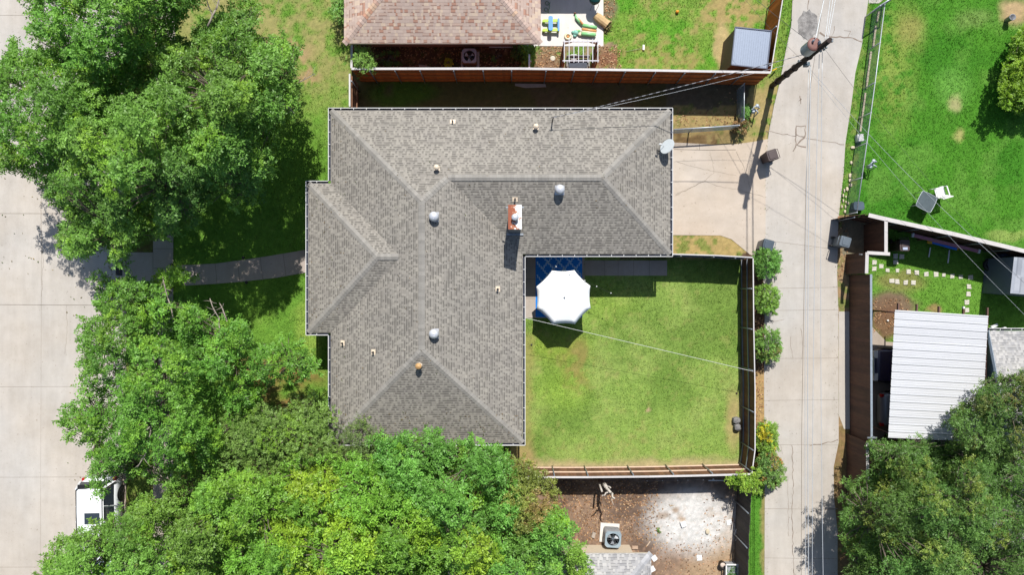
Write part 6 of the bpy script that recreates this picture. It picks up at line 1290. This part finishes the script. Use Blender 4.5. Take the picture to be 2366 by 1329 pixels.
crown('hedge', 'big clipped yellow green conifer hedge at the right edge of the bright lawn', [(2372, 60), (2355, 75), (2342, 100), (2328, 140), (2315, 175), (2308, 215), (2318, 245), (2345, 258), (2390, 262), (2450, 250), (2480, 150), (2450, 40), (2400, 25)], 1.1, 1.75, (2390, 150), G(.092, .170, .014), g_lime, .15, r=(.24, .42), L=.10, Wl=.06, per=48, n_leaf=8, slen=.2, r0=.12, cat='hedge', bumps=.25, second=1.0, low=.8, namepart='foliage', D=30, bough=34, spray=0)
crown('small_tree', 'small feathery tree beside the cedar fence at the pink roofed house', [(815, 135), (822, 112), (838, 110), (850, 125), (868, 145), (860, 162), (835, 165), (820, 155)], 1.6, 2.6, (845, 148), G(.085, .170, .040), None, 0, r=(.16, .3), L=.07, Wl=.035, per=50, slen=.18, r0=.04, bumps=.2, nmain=3)
shrub('leafy shrub against the upper left corner of the pink roof', 786, 25, 22, 55, .8, 1.9, (800, 45), G(.07, .150, .040), g_lime, .3, r=(.16, .32), holes=.3)
crown('ivy', 'ivy growing up beside the narrow white panel at the pink roofed house', [(1212, 108), (1232, 104), (1234, 130), (1230, 158), (1214, 158), (1210, 130)], .8, 1.5, (1222, 130), G(.08, .165, .035), g_lime, .2, r=(.12, .24), L=.07, Wl=.045, per=60, slen=.14, r0=.03, cat='ivy', bumps=.2, nmain=2, namepart='foliage')
for (cx, cy, rx, ry, lb) in ((1160, 128, 26, 18, 'low dark shrub in the shade right of the tan air conditioner'), (1200, 120, 18, 18, 'low dark shrub beside the ivy in the shaded strip'), (905, 135, 40, 16, 'low scrubby plant in the shaded strip near the small tree')): shrub(lb, cx, cy, rx, ry, .2, .6, (cx, cy), G(.05, .085, .025), r=(.12, .22), holes=.42, per=36, second=.1)
shrub('tiny yellow leaved plant left of the tan air conditioner', 1037, 145, 7, 9, .15, .35, (1037, 146), G(.22, .23, .02), r=(.08, .12), second=0)
shrub('dry brown vine tangle at the end of the low chain link fence', 1712, 290, 18, 16, .3, .8, (1711, 292), G(.14, .09, .05), G(.06, .10, .03), .3, r=(.12, .22), holes=.35, per=40)
shrub('green weed clump at the lower end of the side yard chain link', 1723, 262, 7, 18, .3, .8, (1722, 262), G(.05, .12, .03), r=(.1, .18), holes=.3)
b = MB(); 
o = thing('small_weed', 'tiny green weed in the dirt left of the white powder', 'weed', W(1524, 1226)); crown_from_clumps('foliage', [np.array(W(1524, 1226, .08))], [.10], [G(.10, .2, .03)], .08, .04, 200, 4, .1, o, M_leaf)
o = thing('planter_plants', 'green seedlings growing inside the white framed planter box', 'plants', W(1692, 1330)); crown_from_clumps('foliage', [np.array(W(x, y, .5)) for x in (1684, 1692, 1700) for y in (1314, 1324, 1334, 1350)], [.18]*12, [G(.09, .2, .04)]*12, .06, .03, 60, 6, .1, o, M_leaf)

# ---------------------------------------------------------------- turf blades and litter (uncountable)
NB = 420000
bx = rng.uniform(-26.5, 26.5, NB); by = rng.uniform(-15.2, 15.2, NB); gpx_ = 1183+bx/S; gpy_ = 664.5-by/S
ok = (gpx_ > 293)
for P_ in ([(-9, -999), (362, -999), (406, -999), (406, 0), (400, 560), (400, 1400), (354, 1400), (354, 560), (362, 0)][1:], [(292, 582), (355, 582), (355, 704), (292, 704)], top+bot[::-1], [(1480, 327), (1557, 327), (1650, 332), (1766, 323), (1767, 600), (1757, 600), (1732, 590), (1664, 546), (1480, 545)],
           [(1885, -999), (1831, 0), (1828, 60), (1801, 193), (1773, 331), (1767, 400), (1767, 1400), (1938, 1400), (1927, 1150), (1938, 1023), (1938, 720), (1937, 508), (1953, 331), (1991, 105), (2008, 0), (2100, -999)],
           [(1938, 718), (1990, 718), (1990, 994), (1938, 994)], [(2003, 744), (2018, 757), (2048, 790), (2300, 790), (2300, 1050), (2003, 1050)], [(1130, -100), (1396, -100), (1396, 108), (1130, 110)], [(1195, 588), (1352, 588), (1352, 738), (1195, 738)], [(1350, 600), (1543, 600), (1543, 639), (1350, 639)]):
    ok &= ~inpoly(gpx_, gpy_, P_)
hx = (bx > ox0+.6) & (bx < oxm-.6) & (by > oyb+.6) & (by < oy1-.6) | (bx > oxm-1) & (bx < ox1-.6) & (by > oye+.6) & (by < oy1-.6) | (bx > oxl+.6) & (bx < ox0+1) & (by > oyc+.6) & (by < oyt-.6)
ok &= ~hx; ok &= ~((bx > -8) & (bx < 1.4) & (by > 12.4)); ok &= ~((bx > -4) & (bx < 6.2) & (by < -13.3))
gc = ground_colour(gpx_, gpy_); gness = gc[:, 1]/(gc[:, 0]+1e-6); keep = ok & ((gness > 1.02) | (rng.random(NB) < .10)) ; keep &= rng.random(NB) < np.clip(.25+(gness-1)*1.4, .06, 1)
bx, by, gc = bx[keep], by[keep], gc[keep]; n = len(bx); a = rng.uniform(0, 2*np.pi, n); hh = rng.uniform(.03, .075, n); ww = rng.uniform(.012, .022, n); ln = rng.uniform(.3, 1.3, n)*hh
v0 = np.stack([bx-np.sin(a)*ww, by+np.cos(a)*ww, np.full(n, -.01)], -1); v1 = np.stack([bx+np.sin(a)*ww, by-np.cos(a)*ww, np.full(n, -.01)], -1); v2 = np.stack([bx+np.cos(a)*ln, by+np.sin(a)*ln, hh+.01], -1)
cb = gc*rng.uniform(.85, 1.4, (n, 1))*np.where(rng.random((n, 1)) < .12, np.array([[1.5, 1.25, 1.1]]), 1.0)
gr = np_mesh('grass', np.stack([v0, v1, v2], 1).reshape(-1, 3), np.arange(n*3).reshape(-1, 3), leaf_mat('grass_blades', .25, .7, .2), 'lcol', np.repeat(cb, 3, 0), k=3); tag(gr, kind='stuff')
def litter(name, regions, cols_, zmax=.02, size=(.03, .06), zf=None):
    VV, CC = [], []
    for (x0, y0, x1, y1, n_) in regions:
        x = rng.uniform(x0, x1, n_); y = rng.uniform(y0, y1, n_); X = (x-1183)*S; Y = (664.5-y)*S; a = rng.uniform(0, 6.28, n_); s_ = rng.uniform(*size, n_); t = rng.uniform(-.4, .4, n_)
        ux, uy = np.cos(a)*s_, np.sin(a)*s_; z = rng.uniform(.02, .02+zmax, n_)
        if zf: z = z+np.array([zf(p_, q_) for p_, q_ in zip(X, Y)])
        VV.append(np.stack([np.stack([X-ux, Y-uy, z], -1), np.stack([X+uy*.5, Y-ux*.5, z+t*s_], -1), np.stack([X+ux, Y+uy, z+.01], -1), np.stack([X-uy*.5, Y+ux*.5, z+.005], -1)], 1).reshape(-1, 3))
        c = np.array(cols_)[rng.integers(0, len(cols_), n_)]*rng.uniform(.7, 1.3, (n_, 1)); CC.append(np.repeat(c, 4, 0))
    V = np.concatenate(VV); o = np_mesh(name, V, np.arange(len(V)).reshape(-1, 4), leaf_mat('dead_leaf', .1, .8, .1), 'lcol', np.clip(np.concatenate(CC), 0, 1)); return tag(o, kind='stuff')
litter('fallen_leaves', [(1262, 1110, 1520, 1250, 1500), (1262, 1140, 1560, 1250, 200), (1620, 1150, 1700, 1250, 60), (1470, 1250, 1700, 1329, 260), (818, 105, 1235, 158, 800), (1238, 107, 1300, 158, 260), (1384, 105, 1435, 158, 200), (1745, 730, 1764, 1100, 300), (2018, 690, 2100, 770, 200), (1395, 0, 1420, 40, 60), (1935, 500, 1960, 640, 150), (1560, 256, 1720, 290, 150), (1640, 170, 1720, 250, 40)], [sc(206, 160, 120), sc(176, 130, 92), sc(220, 186, 146), sc(130, 98, 72)])
litter('street_leaves', [(248, 380, 284, 1110, 420), (150, 400, 284, 1120, 160), (0, 380, 250, 640, 60)], [sc(120, 110, 60), sc(150, 130, 80), sc(90, 110, 50)], zf=lambda a, c: -.14)
litter('alley_debris', [(1768, 380, 1778, 1329, 90), (1925, 560, 1937, 1329, 110), (1790, 200, 1930, 1329, 40), (1560, 350, 1765, 540, 20), (293, 585, 400, 700, 40), (400, 625, 740, 650, 40)], [sc(110, 96, 72), sc(150, 130, 96), sc(96, 92, 60)], size=(.012, .03), zf=lambda a, c: -.0)
def zr_(a, c):
    k = 1/1.1; return zmain(a, c)
def roof_litter():
    r = np.random.default_rng(5); out = []
    VV, CC = [], []
    for (x0, x1, y0, y1, n_) in ((-8.7, .5, -7.4, -5.8, 170), (-8.7, -7.9, -7.4, 8.4, 60), (-9.7, -8.8, -2, 5, 40), (-8.5, .4, -5.8, 8.4, 60), (.5, 7.5, 1.7, 8.4, 30)):
        for _ in range(n_):
            a, c = r.uniform(x0, x1), r.uniform(y0, y1); z = zmain(a, c)+.03; t = r.uniform(0, 6.3); s_ = r.uniform(.02, .045); dx, dy = math.cos(t)*s_, math.sin(t)*s_
            VV += [(a-dx, c-dy, zmain(a-dx, c-dy)+.02), (a+dy*.5, c-dx*.5, z), (a+dx, c+dy, zmain(a+dx, c+dy)+.025), (a-dy*.5, c+dx*.5, z)]; CC += [np.array([sc(120, 104, 70), sc(96, 110, 50), sc(150, 126, 90)][r.integers(0, 3)])]*4
    o = np_mesh('roof_leaves', np.array(VV), np.arange(len(VV)).reshape(-1, 4), bpy.data.materials['dead_leaf'], 'lcol', np.array(CC)); return tag(o, kind='stuff')
roof_litter()
for o in list(COL.objects):
    if o.type == 'EMPTY' and not o.children and o.name not in ('x',): bpy.data.objects.remove(o)
